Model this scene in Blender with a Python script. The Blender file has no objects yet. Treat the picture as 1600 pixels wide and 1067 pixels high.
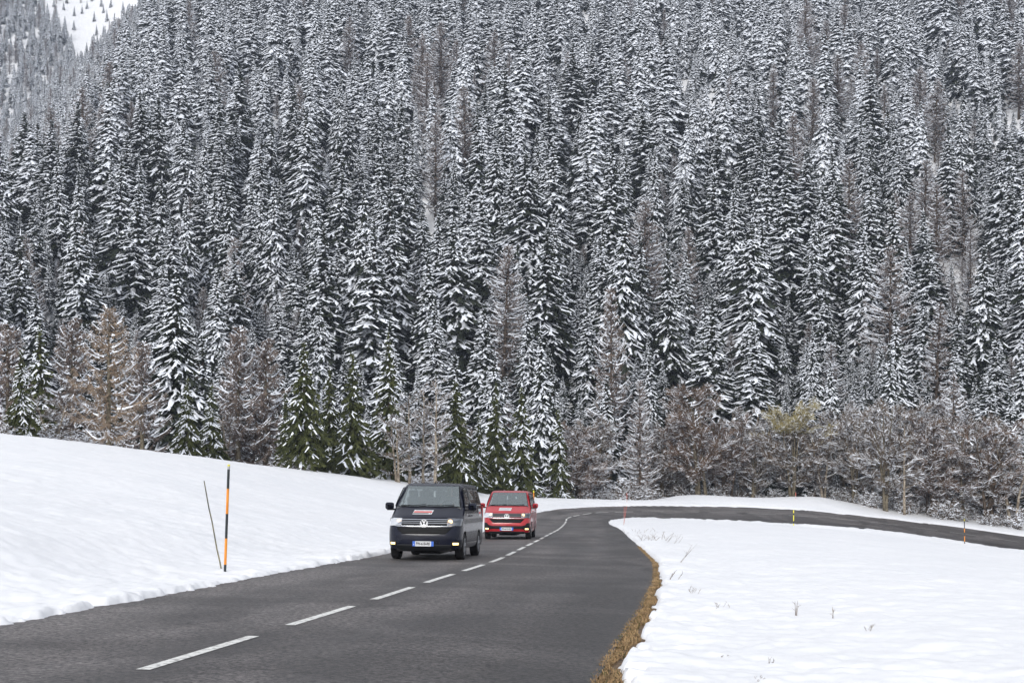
import bpy, bmesh, math, random
import numpy as np
from mathutils import Vector, Matrix

# ------------------------------------------------------------------ camera, world, sun, exposure
scene = bpy.context.scene
C = scene.collection
R = math.radians
F = 2100.0 / 1600.0            # focal length in image widths
cam_d = bpy.data.cameras.new("camera"); cam = bpy.data.objects.new("camera", cam_d); C.objects.link(cam)
cam_d.sensor_width = 36.0; cam_d.lens = 36.0 * F
cam_d.clip_start = 0.1; cam_d.clip_end = 4000.0
cam.location = (0, 0, 0); cam.rotation_euler = (R(90), 0, 0)
scene.camera = cam

SUN_EL, SUN_AZ = R(33), R(197)
world = bpy.data.worlds.new("World"); scene.world = world; world.use_nodes = True
wn = world.node_tree.nodes; wl = world.node_tree.links
bg = wn["Background"]; bg.inputs["Strength"].default_value = 0.10
sky = wn.new("ShaderNodeTexSky"); sky.sky_type = 'NISHITA'; sky.sun_disc = False
sky.sun_elevation = SUN_EL; sky.sun_rotation = SUN_AZ
sky.air_density = 1.0; sky.dust_density = 4.0; sky.ozone_density = 1.0
hs = wn.new("ShaderNodeHueSaturation"); hs.inputs["Saturation"].default_value = 0.30
wl.new(sky.outputs[0], hs.inputs["Color"])
# overcast: an even cloud layer, brighter overhead, mixed over the clear sky
gt = wn.new("ShaderNodeTexCoord"); gx = wn.new("ShaderNodeSeparateXYZ"); gm = wn.new("ShaderNodeMapRange")
gm.inputs[1].default_value = 0.0; gm.inputs[2].default_value = 1.0; gm.inputs[3].default_value = 6.6; gm.inputs[4].default_value = 7.6
wl.new(gt.outputs["Generated"], gx.inputs[0]); wl.new(gx.outputs[2], gm.inputs[0])
gv = wn.new("ShaderNodeVectorMath"); gv.operation = 'SCALE'; gv.inputs[0].default_value = (.972, .991, 1.045); wl.new(gm.outputs[0], gv.inputs["Scale"])
gmix = wn.new("ShaderNodeMix"); gmix.data_type = 'RGBA'; gmix.inputs[0].default_value = .65
wl.new(hs.outputs[0], gmix.inputs[6]); wl.new(gv.outputs[0], gmix.inputs[7]); wl.new(gmix.outputs[2], bg.inputs["Color"])
sl = bpy.data.lights.new("sun", 'SUN'); sl.energy = 1.25; sl.angle = R(25); sl.color = (1.0, 0.97, 0.93)
so = bpy.data.objects.new("sun", sl); C.objects.link(so)
so.rotation_euler = (R(90) - SUN_EL, 0, R(180) - SUN_AZ)
scene.view_settings.view_transform = 'Standard'; scene.view_settings.look = 'None'
scene.view_settings.gamma = 1.0; scene.view_settings.exposure = 0.68
scene.cycles.use_denoising = True
scene.cycles.max_bounces = 6; scene.cycles.diffuse_bounces = 4; scene.cycles.glossy_bounces = 3
scene.cycles.transparent_max_bounces = 12; scene.cycles.volume_bounces = 0
scene.cycles.use_adaptive_sampling = False

# ------------------------------------------------------------------ helpers
random.seed(7)
def P(px, py, Y):                       # a point seen at a photograph pixel, Y metres out
    return ((px - 800) / 2100.0 * Y, Y, (533.5 - py) / 2100.0 * Y)

def tag(o, label=None, cat=None, group=None, kind=None):
    if label: o["label"] = label
    if cat: o["category"] = cat
    if group: o["group"] = group
    if kind: o["kind"] = kind
    return o

def empty(name, loc=(0, 0, 0), rot=(0, 0, 0)):
    o = bpy.data.objects.new(name, None); C.objects.link(o)
    o.location = loc; o.rotation_euler = rot; o.empty_display_size = 0.3
    return o

class MB:
    def __init__(s): s.v = []; s.f = []; s.m = []
    def add(s, vs, fs, m=0):
        b = len(s.v); s.v.extend(vs)
        for f in fs: s.f.append(tuple(i + b for i in f)); s.m.append(m)
    def box(s, c, h, m=0, rot=None):
        pts = [Vector((sx * h[0], sy * h[1], sz * h[2])) for sz in (-1, 1) for sy in (-1, 1) for sx in (-1, 1)]
        if rot: pts = [rot @ p for p in pts]
        pts = [tuple(p + Vector(c)) for p in pts]
        s.add(pts, [(0, 2, 3, 1), (4, 5, 7, 6), (0, 1, 5, 4), (2, 6, 7, 3), (0, 4, 6, 2), (1, 3, 7, 5)], m)
    def tube(s, pts, rad, n=6, m=0, cap=True):
        pts = [Vector(p) for p in pts]
        if not hasattr(rad, '__len__'): rad = [rad] * len(pts)
        ring = []; b = len(s.v); ref = None
        for i, p in enumerate(pts):
            d = (pts[min(i + 1, len(pts) - 1)] - pts[max(i - 1, 0)]).normalized()
            if ref is None:
                ref = Vector((0, 0, 1)) if abs(d.z) < 0.9 else Vector((1, 0, 0))
            u = d.cross(ref).normalized(); w = u.cross(d).normalized()
            for k in range(n):
                a = 2 * math.pi * k / n
                s.v.append(tuple(p + (u * math.cos(a) + w * math.sin(a)) * rad[i]))
        for i in range(len(pts) - 1):
            for k in range(n):
                s.f.append((b + i * n + k, b + i * n + (k + 1) % n, b + (i + 1) * n + (k + 1) % n, b + (i + 1) * n + k)); s.m.append(m)
        if cap:
            s.f.append(tuple(b + k for k in range(n))[::-1]); s.m.append(m)
            s.f.append(tuple(b + (len(pts) - 1) * n + k for k in range(n))); s.m.append(m)
    def lathe(s, prof, n=24, axis='x', c=(0, 0, 0), m=0, close=True):
        b = len(s.v)
        for (a, r) in prof:
            for k in range(n):
                t = 2 * math.pi * k / n
                if axis == 'x': p = (a, r * math.cos(t), r * math.sin(t))
                elif axis == 'y': p = (r * math.cos(t), a, r * math.sin(t))
                else: p = (r * math.cos(t), r * math.sin(t), a)
                s.v.append((p[0] + c[0], p[1] + c[1], p[2] + c[2]))
        for i in range(len(prof) - 1):
            for k in range(n):
                s.f.append((b + i * n + k, b + i * n + (k + 1) % n, b + (i + 1) * n + (k + 1) % n, b + (i + 1) * n + k)); s.m.append(m)
    def mesh(s, name, mats, smooth=False):
        me = bpy.data.meshes.new(name); me.from_pydata(s.v, [], s.f)
        for m in mats: me.materials.append(m)
        if len(mats) > 1: me.polygons.foreach_set("material_index", s.m)
        if smooth: me.polygons.foreach_set("use_smooth", [True] * len(s.f))
        me.update(); return me
    def build(s, name, mats, parent=None, smooth=False):
        if not isinstance(mats, (list, tuple)): mats = [mats]
        o = bpy.data.objects.new(name, s.mesh(name, mats, smooth)); C.objects.link(o)
        if parent: o.parent = parent
        return o

def fix_normals(o):
    bm = bmesh.new(); bm.from_mesh(o.data); bmesh.ops.recalc_face_normals(bm, faces=bm.faces); bm.to_mesh(o.data); bm.free()

def copy_tree(o, parent=None):
    c = o.copy(); C.objects.link(c)
    if parent: c.parent = parent
    for ch in o.children: copy_tree(ch, c)
    return c

def _hash(ix, iy, seed):
    h = (ix * 374761393 + iy * 668265263 + seed * 974634777) & 0x7fffffff
    h = ((h ^ (h >> 13)) * 1274126177) & 0x7fffffff
    return ((h ^ (h >> 16)) & 0xffff) / 65535.0
def vnoise(x, y, seed=0):
    x = np.asarray(x, float); y = np.asarray(y, float)
    ix = np.floor(x).astype(np.int64); iy = np.floor(y).astype(np.int64)
    fx = x - ix; fy = y - iy; fx = fx * fx * (3 - 2 * fx); fy = fy * fy * (3 - 2 * fy)
    a = _hash(ix, iy, seed); b = _hash(ix + 1, iy, seed); c = _hash(ix, iy + 1, seed); d = _hash(ix + 1, iy + 1, seed)
    return (a + (b - a) * fx) * (1 - fy) + (c + (d - c) * fx) * fy
def fbm(x, y, seed=0, o=4):
    s = 0; a = 1; t = 0
    for i in range(o):
        s = s + a * vnoise(x * 2 ** i, y * 2 ** i, seed + i * 17); t += a; a *= 0.5
    return s / t - 0.5
def sstep(a, b, x):
    t = np.clip((np.asarray(x, float) - a) / (b - a), 0, 1); return t * t * (3 - 2 * t)

# ------------------------------------------------------------------ materials
def mat(name, col, rough=0.6, metal=0.0, spec=0.5, coat=0.0, emit=None, es=0.0):
    m = bpy.data.materials.new(name); m.use_nodes = True
    b = m.node_tree.nodes["Principled BSDF"]
    b.inputs["Base Color"].default_value = (*col, 1); b.inputs["Roughness"].default_value = rough
    b.inputs["Metallic"].default_value = metal; b.inputs["Specular IOR Level"].default_value = spec
    b.inputs["Coat Weight"].default_value = coat; b.inputs["Coat Roughness"].default_value = 0.05
    if emit: b.inputs["Emission Color"].default_value = (*emit, 1); b.inputs["Emission Strength"].default_value = es
    return m
def noisy(m, c1, c2, scale, detail=4, lo=0.35, hi=0.65, bump=0.0, bscale=None, bdist=0.02, coord='Object'):
    nt = m.node_tree; N = nt.nodes; L = nt.links; b = N["Principled BSDF"]
    tc = N.new("ShaderNodeTexCoord"); n = N.new("ShaderNodeTexNoise"); n.inputs["Scale"].default_value = scale; n.inputs["Detail"].default_value = detail
    r = N.new("ShaderNodeValToRGB"); r.color_ramp.elements[0].position = lo; r.color_ramp.elements[1].position = hi
    r.color_ramp.elements[0].color = (*c1, 1); r.color_ramp.elements[1].color = (*c2, 1)
    L.new(tc.outputs[coord], n.inputs["Vector"]); L.new(n.outputs[0], r.inputs[0]); L.new(r.outputs[0], b.inputs["Base Color"])
    if bump:
        n2 = N.new("ShaderNodeTexNoise"); n2.inputs["Scale"].default_value = bscale or scale; n2.inputs["Detail"].default_value = 6
        bp = N.new("ShaderNodeBump"); bp.inputs["Strength"].default_value = bump; bp.inputs["Distance"].default_value = bdist
        L.new(tc.outputs[coord], n2.inputs["Vector"]); L.new(n2.outputs[0], bp.inputs["Height"]); L.new(bp.outputs[0], b.inputs["Normal"])
    return m, n, r

M = {}
M['snow'], _, _ = noisy(mat('snow', (.86, .88, .91), .55, spec=.3), (.81, .823, .845), (.855, .863, .88), .35, 5, bump=.16, bscale=2.4, bdist=.06)
M['tree_snow'] = mat('tree_snow', (.875, .915, .985), .6, spec=.2)
M['asphalt'] = mat('asphalt', (.07, .07, .072), .7)
def asphalt():
    m = M['asphalt']; nt = m.node_tree; N = nt.nodes; L = nt.links; b = N["Principled BSDF"]
    tc = N.new("ShaderNodeTexCoord"); uv = N.new("ShaderNodeUVMap"); uv.uv_map = "UVMap"
    g = N.new("ShaderNodeTexNoise"); g.inputs["Scale"].default_value = 17; g.inputs["Detail"].default_value = 5; g.inputs["Roughness"].default_value = .85
    gr = N.new("ShaderNodeValToRGB"); gr.color_ramp.elements[0].position = .41; gr.color_ramp.elements[0].color = (.014, .0135, .014, 1)
    gr.color_ramp.elements[1].position = .61; gr.color_ramp.elements[1].color = (.176, .160, .155, 1)
    L.new(tc.outputs["Object"], g.inputs["Vector"]); L.new(g.outputs[0], gr.inputs[0])
    # bright chippings
    v = N.new("ShaderNodeTexVoronoi"); v.inputs["Scale"].default_value = 9; L.new(tc.outputs["Object"], v.inputs["Vector"])
    vr = N.new("ShaderNodeValToRGB"); vr.color_ramp.elements[0].position = .035; vr.color_ramp.elements[0].color = (.5, .5, .5, 1)
    vr.color_ramp.elements[1].position = .06; vr.color_ramp.elements[1].color = (0, 0, 0, 1); L.new(v.outputs[0], vr.inputs[0])
    n3 = N.new("ShaderNodeTexNoise"); n3.inputs["Scale"].default_value = 2.2; L.new(tc.outputs["Object"], n3.inputs["Vector"])
    th = N.new("ShaderNodeMath"); th.operation = 'GREATER_THAN'; th.inputs[1].default_value = .6; L.new(n3.outputs[0], th.inputs[0])
    mm = N.new("ShaderNodeMath"); mm.operation = 'MULTIPLY'; L.new(vr.outputs[0], mm.inputs[0]); L.new(th.outputs[0], mm.inputs[1])
    # large tonal patches stretched along the road (uv: x across, y along, metres)
    mp = N.new("ShaderNodeMapping"); mp.inputs["Scale"].default_value = (.75, .09, 1); L.new(uv.outputs[0], mp.inputs[0])
    s = N.new("ShaderNodeTexNoise"); s.inputs["Scale"].default_value = 1.0; s.inputs["Detail"].default_value = 4; L.new(mp.outputs[0], s.inputs["Vector"])
    sr = N.new("ShaderNodeMapRange"); sr.inputs[1].default_value = .38; sr.inputs[2].default_value = .62; sr.inputs[3].default_value = .76; sr.inputs[4].default_value = 1.26
    L.new(s.outputs[0], sr.inputs[0])
    # wheel tracks, worn a little paler
    sx = N.new("ShaderNodeSeparateXYZ"); L.new(uv.outputs[0], sx.inputs[0])
    w = N.new("ShaderNodeMath"); w.operation = 'MULTIPLY'; w.inputs[1].default_value = 3.6; L.new(sx.outputs[0], w.inputs[0])
    w2 = N.new("ShaderNodeMath"); w2.operation = 'COSINE'; L.new(w.outputs[0], w2.inputs[0])
    w3 = N.new("ShaderNodeMapRange"); w3.inputs[1].default_value = -1; w3.inputs[2].default_value = 1; w3.inputs[3].default_value = 1.10; w3.inputs[4].default_value = .90
    L.new(w2.outputs[0], w3.inputs[0])
    # older, darker outer margin on the field side
    ed = N.new("ShaderNodeMapRange"); ed.inputs[1].default_value = -2.9; ed.inputs[2].default_value = -2.2; ed.inputs[3].default_value = .72; ed.inputs[4].default_value = 1.0
    L.new(sx.outputs[0], ed.inputs[0])
    a = N.new("ShaderNodeMath"); a.operation = 'MULTIPLY'; L.new(sr.outputs[0], a.inputs[0]); L.new(w3.outputs[0], a.inputs[1])
    ln = N.new("ShaderNodeMapRange"); ln.inputs[1].default_value = -.06; ln.inputs[2].default_value = .06; ln.inputs[3].default_value = .90; ln.inputs[4].default_value = 1.06; L.new(sx.outputs[0], ln.inputs[0])
    pn = N.new("ShaderNodeTexNoise"); pn.inputs["Scale"].default_value = .22; pn.inputs["Detail"].default_value = 5; pn.inputs["Distortion"].default_value = 1.2; L.new(tc.outputs["Object"], pn.inputs["Vector"])
    pm = N.new("ShaderNodeMapRange"); pm.inputs[1].default_value = .44; pm.inputs[2].default_value = .56; pm.inputs[3].default_value = .74; pm.inputs[4].default_value = 1.18; L.new(pn.outputs[0], pm.inputs[0])
    a0 = N.new("ShaderNodeMath"); a0.operation = 'MULTIPLY'; L.new(ln.outputs[0], a0.inputs[0]); L.new(pm.outputs[0], a0.inputs[1])
    a3 = N.new("ShaderNodeMath"); a3.operation = 'MULTIPLY'; L.new(a.outputs[0], a3.inputs[0]); L.new(a0.outputs[0], a3.inputs[1]); a = a3
    a1 = N.new("ShaderNodeMath"); a1.operation = 'MULTIPLY'; L.new(a.outputs[0], a1.inputs[0]); L.new(ed.outputs[0], a1.inputs[1])
    vm = N.new("ShaderNodeVectorMath"); vm.operation = 'SCALE'; L.new(gr.outputs[0], vm.inputs[0]); L.new(a1.outputs[0], vm.inputs["Scale"])
    va = N.new("ShaderNodeVectorMath"); va.operation = 'ADD'; L.new(vm.outputs[0], va.inputs[0]); L.new(mm.outputs[0], va.inputs[1])
    L.new(va.outputs[0], b.inputs["Base Color"])
    bp = N.new("ShaderNodeBump"); bp.inputs["Strength"].default_value = .5; bp.inputs["Distance"].default_value = .006
    L.new(g.outputs[0], bp.inputs["Height"]); L.new(bp.outputs[0], b.inputs["Normal"])
    rr = N.new("ShaderNodeMapRange"); rr.inputs[1].default_value = .3; rr.inputs[2].default_value = .7; rr.inputs[3].default_value = .5; rr.inputs[4].default_value = .72
    L.new(s.outputs[0], rr.inputs[0]); L.new(rr.outputs[0], b.inputs["Roughness"])
asphalt()
M['paint'], _, _ = noisy(mat('road_paint', (.7, .7, .68), .6), (.36, .35, .34), (.74, .74, .71), 14, 5, .36, .5)
M['paint_worn'], _, _ = noisy(mat('worn_road_paint', (.3, .3, .3), .6), (.17, .17, .17), (.42, .41, .40), 10, 5, .3, .6)
M['soil'], _, _ = noisy(mat('soil', (.1, .07, .045), .9), (.05, .035, .025), (.2, .13, .07), 9, 5)
M['straw'], _, _ = noisy(mat('straw', (.3, .2, .1), .8), (.15, .09, .042), (.40, .265, .125), 6, 3)
M['needle'], _, _ = noisy(mat('needle', (.035, .045, .025), .8, spec=.2), (.011, .015, .010), (.036, .044, .027), 1.3, 4)
M['needle_green'], _, _ = noisy(mat('needle_green', (.04, .065, .02), .8, spec=.2), (.030, .038, .012), (.080, .088, .030), 1.6, 4)
M['larch'], _, _ = noisy(mat('larch_twig', (.16, .11, .08), .9, spec=.1), (.11, .086, .076), (.25, .20, .17), 1.2, 4)
M['larch_orange'], _, _ = noisy(mat('larch_orange', (.22, .12, .07), .9, spec=.1), (.19, .145, .105), (.40, .31, .23), 1.2, 4)
M['bark'], _, _ = noisy(mat('bark', (.08, .06, .045), .9, spec=.1), (.04, .032, .026), (.13, .10, .075), 4, 5, bump=.4, bdist=.03)
M['bark_grey'], _, _ = noisy(mat('bark_grey', (.14, .12, .08), .9, spec=.1), (.08, .068, .045), (.22, .19, .14), 5, 5, bump=.3, bdist=.02)
M['bark_pale'], _, _ = noisy(mat('bark_pale', (.3, .26, .2), .9, spec=.1), (.15, .12, .09), (.42, .37, .30), 5, 5)
M['twig'], _, _ = noisy(mat('twig', (.13, .09, .07), .9, spec=.1), (.075, .056, .040), (.19, .145, .105), 1.0, 4)
M['twig_red'], _, _ = noisy(mat('twig_red', (.17, .1, .08), .9, spec=.1), (.095, .066, .048), (.215, .15, .108), 1.0, 4)
M['twig_yellow'], _, _ = noisy(mat('twig_yellow', (.26, .21, .08), .9, spec=.1), (.20, .165, .075), (.42, .36, .16), .8, 4)
# ------------------------------------------------------------------ the road: centreline with heights
def centreline():
    pts = [(-9.6, -34.0), (-6.9, -14.0), (-5.75, -6.0)]
    plane = lambda Y: -1.45 - 0.1205 * Y
    for X, Y in [(-4.82, 0.), (-4.1, 5.), (-3.24, 11.6), (-2.6, 16.4), (-2.0, 21.), (-1.42, 26.), (-.9, 30.), (-.33, 35.), (.22, 42.3), (.72, 49.), (1.17, 55.), (1.72, 63.), (2.45, 73.), (3.0, 82.), (3.75, 96.), (4.15, 104.)]:
        pts.append((X, Y))
    out = [(X, Y, plane(Y)) for X, Y in pts]
    starts = [885.6, 895, 908.8, 928.8, 958, 1000, 1050.6, 1106, 1165.6, 1230, 1296, 1358, 1420, 1483, 1548, 1613, 1680, 1745]
    ys = [809.4, 806.6, 803.9, 800.9, 799.8, 799.1, 798.9, 800.2, 801.6, 804.6, 809.0, 815.0, 822.5, 830.8, 840.0, 849.5, 860, 871]
    Y = 111.0; X = (starts[0] - 800) / 2100 * Y
    out.append((X, Y, (533.5 - ys[0]) / 2100 * Y))
    for i in range(1, len(starts)):
        d = 4.33; best = None
        for a in range(0, 1000):                   # heading that lands on the next dash start
            th = math.radians(a * 0.1)
            nx = X + d * math.sin(th); ny = Y + d * math.cos(th)
            e = abs(800 + 2100 * nx / ny - starts[i])
            if best is None or e < best[0]: best = (e, nx, ny)
        X, Y = best[1], best[2]
        out.append((X, Y, (533.5 - ys[i]) / 2100 * Y))
    dx, dy = out[-1][0] - out[-2][0], out[-1][1] - out[-2][1]; dz = out[-1][2] - out[-2][2]
    for k in (4, 10, 20): out.append((out[-1][0] + dx * k / 2, out[-1][1] + dy * k / 2 - k, out[-1][2] + dz * k / 2))
    return np.array(out)
CL0 = centreline()
def resample(p, step):
    # Catmull-Rom through p, then even spacing, then a little smoothing
    q = []
    for i in range(len(p) - 1):
        p0 = p[max(i - 1, 0)]; p1 = p[i]; p2 = p[i + 1]; p3 = p[min(i + 2, len(p) - 1)]
        n = max(4, int(np.linalg.norm(p2 - p1) / 0.25))
        for k in range(n):
            t = k / n; q.append(p1 + (p2 - p1) * t)
    q.append(p[-1]); q = np.array(q)
    s = np.r_[0, np.cumsum(np.linalg.norm(np.diff(q, axis=0), axis=1))]
    u = np.arange(0, s[-1], step); r = np.stack([np.interp(u, s, q[:, k]) for k in range(3)], 1)
    w = int(3.0 / step); ker = np.hanning(2 * w + 1); ker /= ker.sum()
    rp = np.vstack([np.repeat(r[:1], w, 0) + (np.arange(-w, 0)[:, None]) * (r[1] - r[0]), r, np.repeat(r[-1:], w, 0) + (np.arange(1, w + 1)[:, None]) * (r[-1] - r[-2])])
    return np.stack([np.convolve(rp[:, k], ker, 'valid') for k in range(3)], 1)
STEP = 0.5
CL = resample(CL0, STEP)
TAN = np.gradient(CL, axis=0); TAN /= np.linalg.norm(TAN[:, :2], axis=1)[:, None]
NL = np.stack([-TAN[:, 1], TAN[:, 0]], 1)                     # unit normal to the left
S = np.r_[0, np.cumsum(np.linalg.norm(np.diff(CL, axis=0), axis=1))]
i111 = int(np.argmin((CL[:, 0] - CL0[19, 0]) ** 2 + (CL[:, 1] - CL0[19, 1]) ** 2)); S111 = S[i111]
i12 = int(np.argmin(abs(CL[:, 1] - 11.6) + 100 * (CL[:, 1] > 100))); S12 = S[i12]
HWL = np.interp(S, [S12 - 20, S12 + 4, S12 + 20, S12 + 60, S111, S111 + 40, S111 + 80], [3.1, 3.1, 3.4, 3.4, 3.35, 3.5, 3.5])
HWR = np.interp(S, [S12 - 20, S12 + 3, S12 + 15, S12 + 45, S111 - 20, S111, S111 + 15, S111 + 40, S111 + 80], [3.9, 3.95, 4.15, 3.75, 3.4, 3.4, 3.9, 4.2, 4.2])
BANK = np.interp(S, [S12 + 75, S111, S111 + 20, S111 + 45, S111 + 60], [0.0, .045, .06, .065, .085])

_par = None
def road_frame(X, Y):
    """index of nearest centreline sample, signed distance (left +)"""
    X = np.asarray(X, float).ravel(); Y = np.asarray(Y, float).ravel()
    idx = np.zeros(X.size, int); sd = np.zeros(X.size); c = CL[:, :2].astype(np.float32)
    for a in range(0, X.size, 20000):
        x = X[a:a + 20000, None].astype(np.float32); y = Y[a:a + 20000, None].astype(np.float32)
        d = (x - c[None, :, 0]) ** 2 + (y - c[None, :, 1]) ** 2
        k = d.argmin(1); idx[a:a + 20000] = k
        vx = X[a:a + 20000] - CL[k, 0]; vy = Y[a:a + 20000] - CL[k, 1]
        lat = vx * NL[k, 0] + vy * NL[k, 1]
        r = np.sqrt(vx * vx + vy * vy)
        sd[a:a + 20000] = np.where(r < STEP * 1.2, lat, np.sign(lat) * np.sqrt(np.maximum(r * r - 0, 1e-9)))
    return idx, sd
def road_z(k, sd, X, Y):
    along = (X - CL[k, 0]) * TAN[k, 0] + (Y - CL[k, 1]) * TAN[k, 1]
    cl = np.clip(sd, -8, 8)
    return CL[k, 2] + TAN[k, 2] * np.clip(along, -1, 1) + BANK[k] * cl - 0.012 * np.abs(np.clip(sd, -4, 4)) * 0.5

# ------------------------------------------------------------------ terrain control points (thin plate spline)
ctrl = []
for k in range(0, len(CL), 10):
    for sgn in (1, -1):
        d = (HWL[k] + 1.0) if sgn > 0 else -(HWR[k] + 1.0)
        ctrl.append((CL[k, 0] + NL[k, 0] * d, CL[k, 1] + NL[k, 1] * d, CL[k, 2] + BANK[k] * d + .04))
pix = [  # crest of the left bank, then the field below it
    (0, 691, 75), (150, 699, 85), (300, 714, 95), (450, 733, 105), (600, 750, 118), (700, 761, 126), (850, 779, 140), (950, 786, 149), (-150, 684, 68),
    (0, 850, 22), (100, 800, 35), (0, 760, 45), (0, 722, 60), (200, 750, 57), (300, 800, 45), (300, 750, 68), (450, 780, 68), (600, 800, 72), (600, 772, 98), (740, 790, 104), (850, 792, 124),
    # strip and mound behind the far road
    (1000, 786, 151), (1060, 775, 152), (1110, 774.5, 153), (1170, 779, 153), (1230, 777, 153), (1275, 777, 152), (1330, 789, 150), (1380, 803, 147.5), (1440, 811, 146.5), (1500, 818.5, 146), (1590, 831, 145.5),
    # right field
    (1600, 1067, 10.8), (1300, 950, 18.6), (1600, 960, 18.), (1300, 882, 32), (1600, 905, 31), (1600, 881, 60), (1300, 845, 60), (1300, 828, 104), (1100, 832, 64), (1100, 815, 104), (1450, 848, 92), (1600, 868, 100), (1450, 870, 50)]
for px, py, Y in pix: ctrl.append(P(px, py, Y))
for X, Y, z in [(-60, 40, 0), (-60, 80, -2), (-40, 10, 2.2), (-40, -20, 4), (30, 0, -4), (60, 40, -11), (80, 90, -18), (20, -20, -1),
                (-55, 110, -9.5), (-40, 130, -14), (-24, 138, -16.5), (-10, 148, -18.8), (10, 165, -20.5), (-60, 165, -16), (-30, 165, -19), (30, 168, -20.5), (55, 168, -21.2), (80, 168, -23), (60, 155, -21)]:
    ctrl.append((X, Y, z))
ctrl = np.array(ctrl)
def _tps_k(d2): return 0.5 * d2 * np.log(np.maximum(d2, 1e-9))
def tps_fit(c, lam=0.5):
    n = len(c); d2 = (c[:, None, 0] - c[None, :, 0]) ** 2 + (c[:, None, 1] - c[None, :, 1]) ** 2
    A = np.zeros((n + 3, n + 3)); A[:n, :n] = _tps_k(d2) + lam * np.eye(n)
    Pm = np.c_[np.ones(n), c[:, :2]]; A[:n, n:] = Pm; A[n:, :n] = Pm.T
    return np.linalg.solve(A, np.r_[c[:, 2], 0, 0, 0])
TW = tps_fit(ctrl, 2.0)
def tps(X, Y):
    out = np.zeros(X.size); n = len(ctrl)
    for a in range(0, X.size, 20000):
        x = X[a:a + 20000]; y = Y[a:a + 20000]
        d2 = (x[:, None] - ctrl[None, :, 0]) ** 2 + (y[:, None] - ctrl[None, :, 1]) ** 2
        out[a:a + 20000] = _tps_k(d2) @ TW[:n] + TW[n] + TW[n + 1] * x + TW[n + 2] * y
    return out
def GULX(Y): return -94 - .10 * np.clip(Y - 300, 0, 400)
def hill(X, Y):
    h = -21.5 + 0.45 * (Y - 168) + 5 * fbm(X / 60, Y / 60, 5, 3) + 2.0 * fbm(X / 14, Y / 14, 9, 2)
    lim = -0.262 * 480 - 2
    gl = np.clip(GULX(Y) - X, 0, 200)        # the gully on the far left
    h = h - sstep(225, 300, Y) * (0.9 * gl) - 8 * np.exp(-((X - (118 + .12 * (Y - 350))) / 9) ** 2) * sstep(260, 330, Y)
    far = 150 + .60 * (Y - 800) + 22 * fbm(X / 130, Y / 130, 21, 4) - 12 * np.exp(-((X + .312 * Y) / 30) ** 2)
    return np.maximum(h, np.maximum(far, -25))
def snow_base(X, Y):
    """ground without the berm"""
    t = tps(X, np.minimum(Y, 175))
    w = sstep(156, 182, Y)
    return t * (1 - w) + hill(X, Y) * w
def ground_z(X, Y, detail=True):
    sh = np.shape(X); X = np.asarray(X, float).ravel(); Y = np.asarray(Y, float).ravel()
    k, sd = road_frame(X, Y); rz = road_z(k, sd, X, Y); z = snow_base(X, Y)
    hw = np.where(sd > 0, HWL[k], HWR[k]); d = np.abs(sd) - hw
    near = (d < 25)
    w = sstep(1.0, 5.0, d)
    z0 = rz * (1 - w) + z * w
    if detail:
        n1 = fbm(X * 1.3, Y * 1.3, 3, 4); n2 = fbm(X * 5, Y * 5, 13, 3); n3 = fbm(X / 5, Y / 5, 31, 3)
        n4 = fbm(X * 2.2 + Y * .2, Y * 3.1, 53, 3); n5 = fbm(X * 9, Y * 7, 63, 3)
        edge = n1 * .45 + n2 * .25
        # a strip of dead grass kept free of snow on the field side, close to the camera
        bare = np.where((sd < 0), np.interp(S[k], [S12 - 10, S12 + 3, S12 + 12, S12 + 17, S12 + 21, S12 + 30, S12 + 45], [.18, .12, .06, .05, .03, -.02, -.05]), 0.0)
        dd = d - bare * (.2 + 1.7 * vnoise(S[k] * 1.6, S[k] * 0, 5) + 1.2 * n4) - .05 + edge * .34 + n5 * np.where(sd > 0, .24, .14)
        lip = np.where(sd > 0, sstep(-.02, .22, dd), sstep(-.02, .10, dd))
        hgt = np.where(sd > 0, .065, .05) * np.where((S[k] > S111) & (sd < 0), .3, 1) * (1 + 1.6 * n1) + .035 * n2 + .045 * n5 * np.exp(-np.clip(d, 0, 50) / .5)
        lump = (hgt + .10 * np.exp(-np.clip(d - .4, 0, 50) / .9) * (n1 + .25) + .035 * n2 * np.exp(-np.clip(d, 0, 50) / 2.5) + .10 * n3 * sstep(1, 8, d) + .008 * n2 * sstep(0, 1, d))
        z0 = z0 + np.where(lip > 0, lip * lump, 0) - (1 - lip) * .10
        z0 = np.where(d < -.35, np.minimum(z0, rz - .12), z0)
    return z0.reshape(sh)

def grid_mesh(name, X, Y, Z, m):
    r, c = X.shape; v = np.stack([X, Y, Z], 2).reshape(-1, 3)
    i = np.arange(r * c).reshape(r, c)
    f = np.stack([i[:-1, :-1], i[:-1, 1:], i[1:, 1:], i[1:, :-1]], 2).reshape(-1, 4)
    me = bpy.data.meshes.new(name); me.vertices.add(len(v)); me.vertices.foreach_set("co", v.ravel())
    me.loops.add(f.size); me.loops.foreach_set("vertex_index", f.ravel())
    me.polygons.add(len(f)); me.polygons.foreach_set("loop_start", np.arange(0, f.size, 4)); me.polygons.foreach_set("loop_total", np.full(len(f), 4))
    me.polygons.foreach_set("use_smooth", np.ones(len(f), bool))
    me.materials.append(m); me.update(calc_edges=True)
    o = bpy.data.objects.new(name, me); C.objects.link(o); return o

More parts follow.
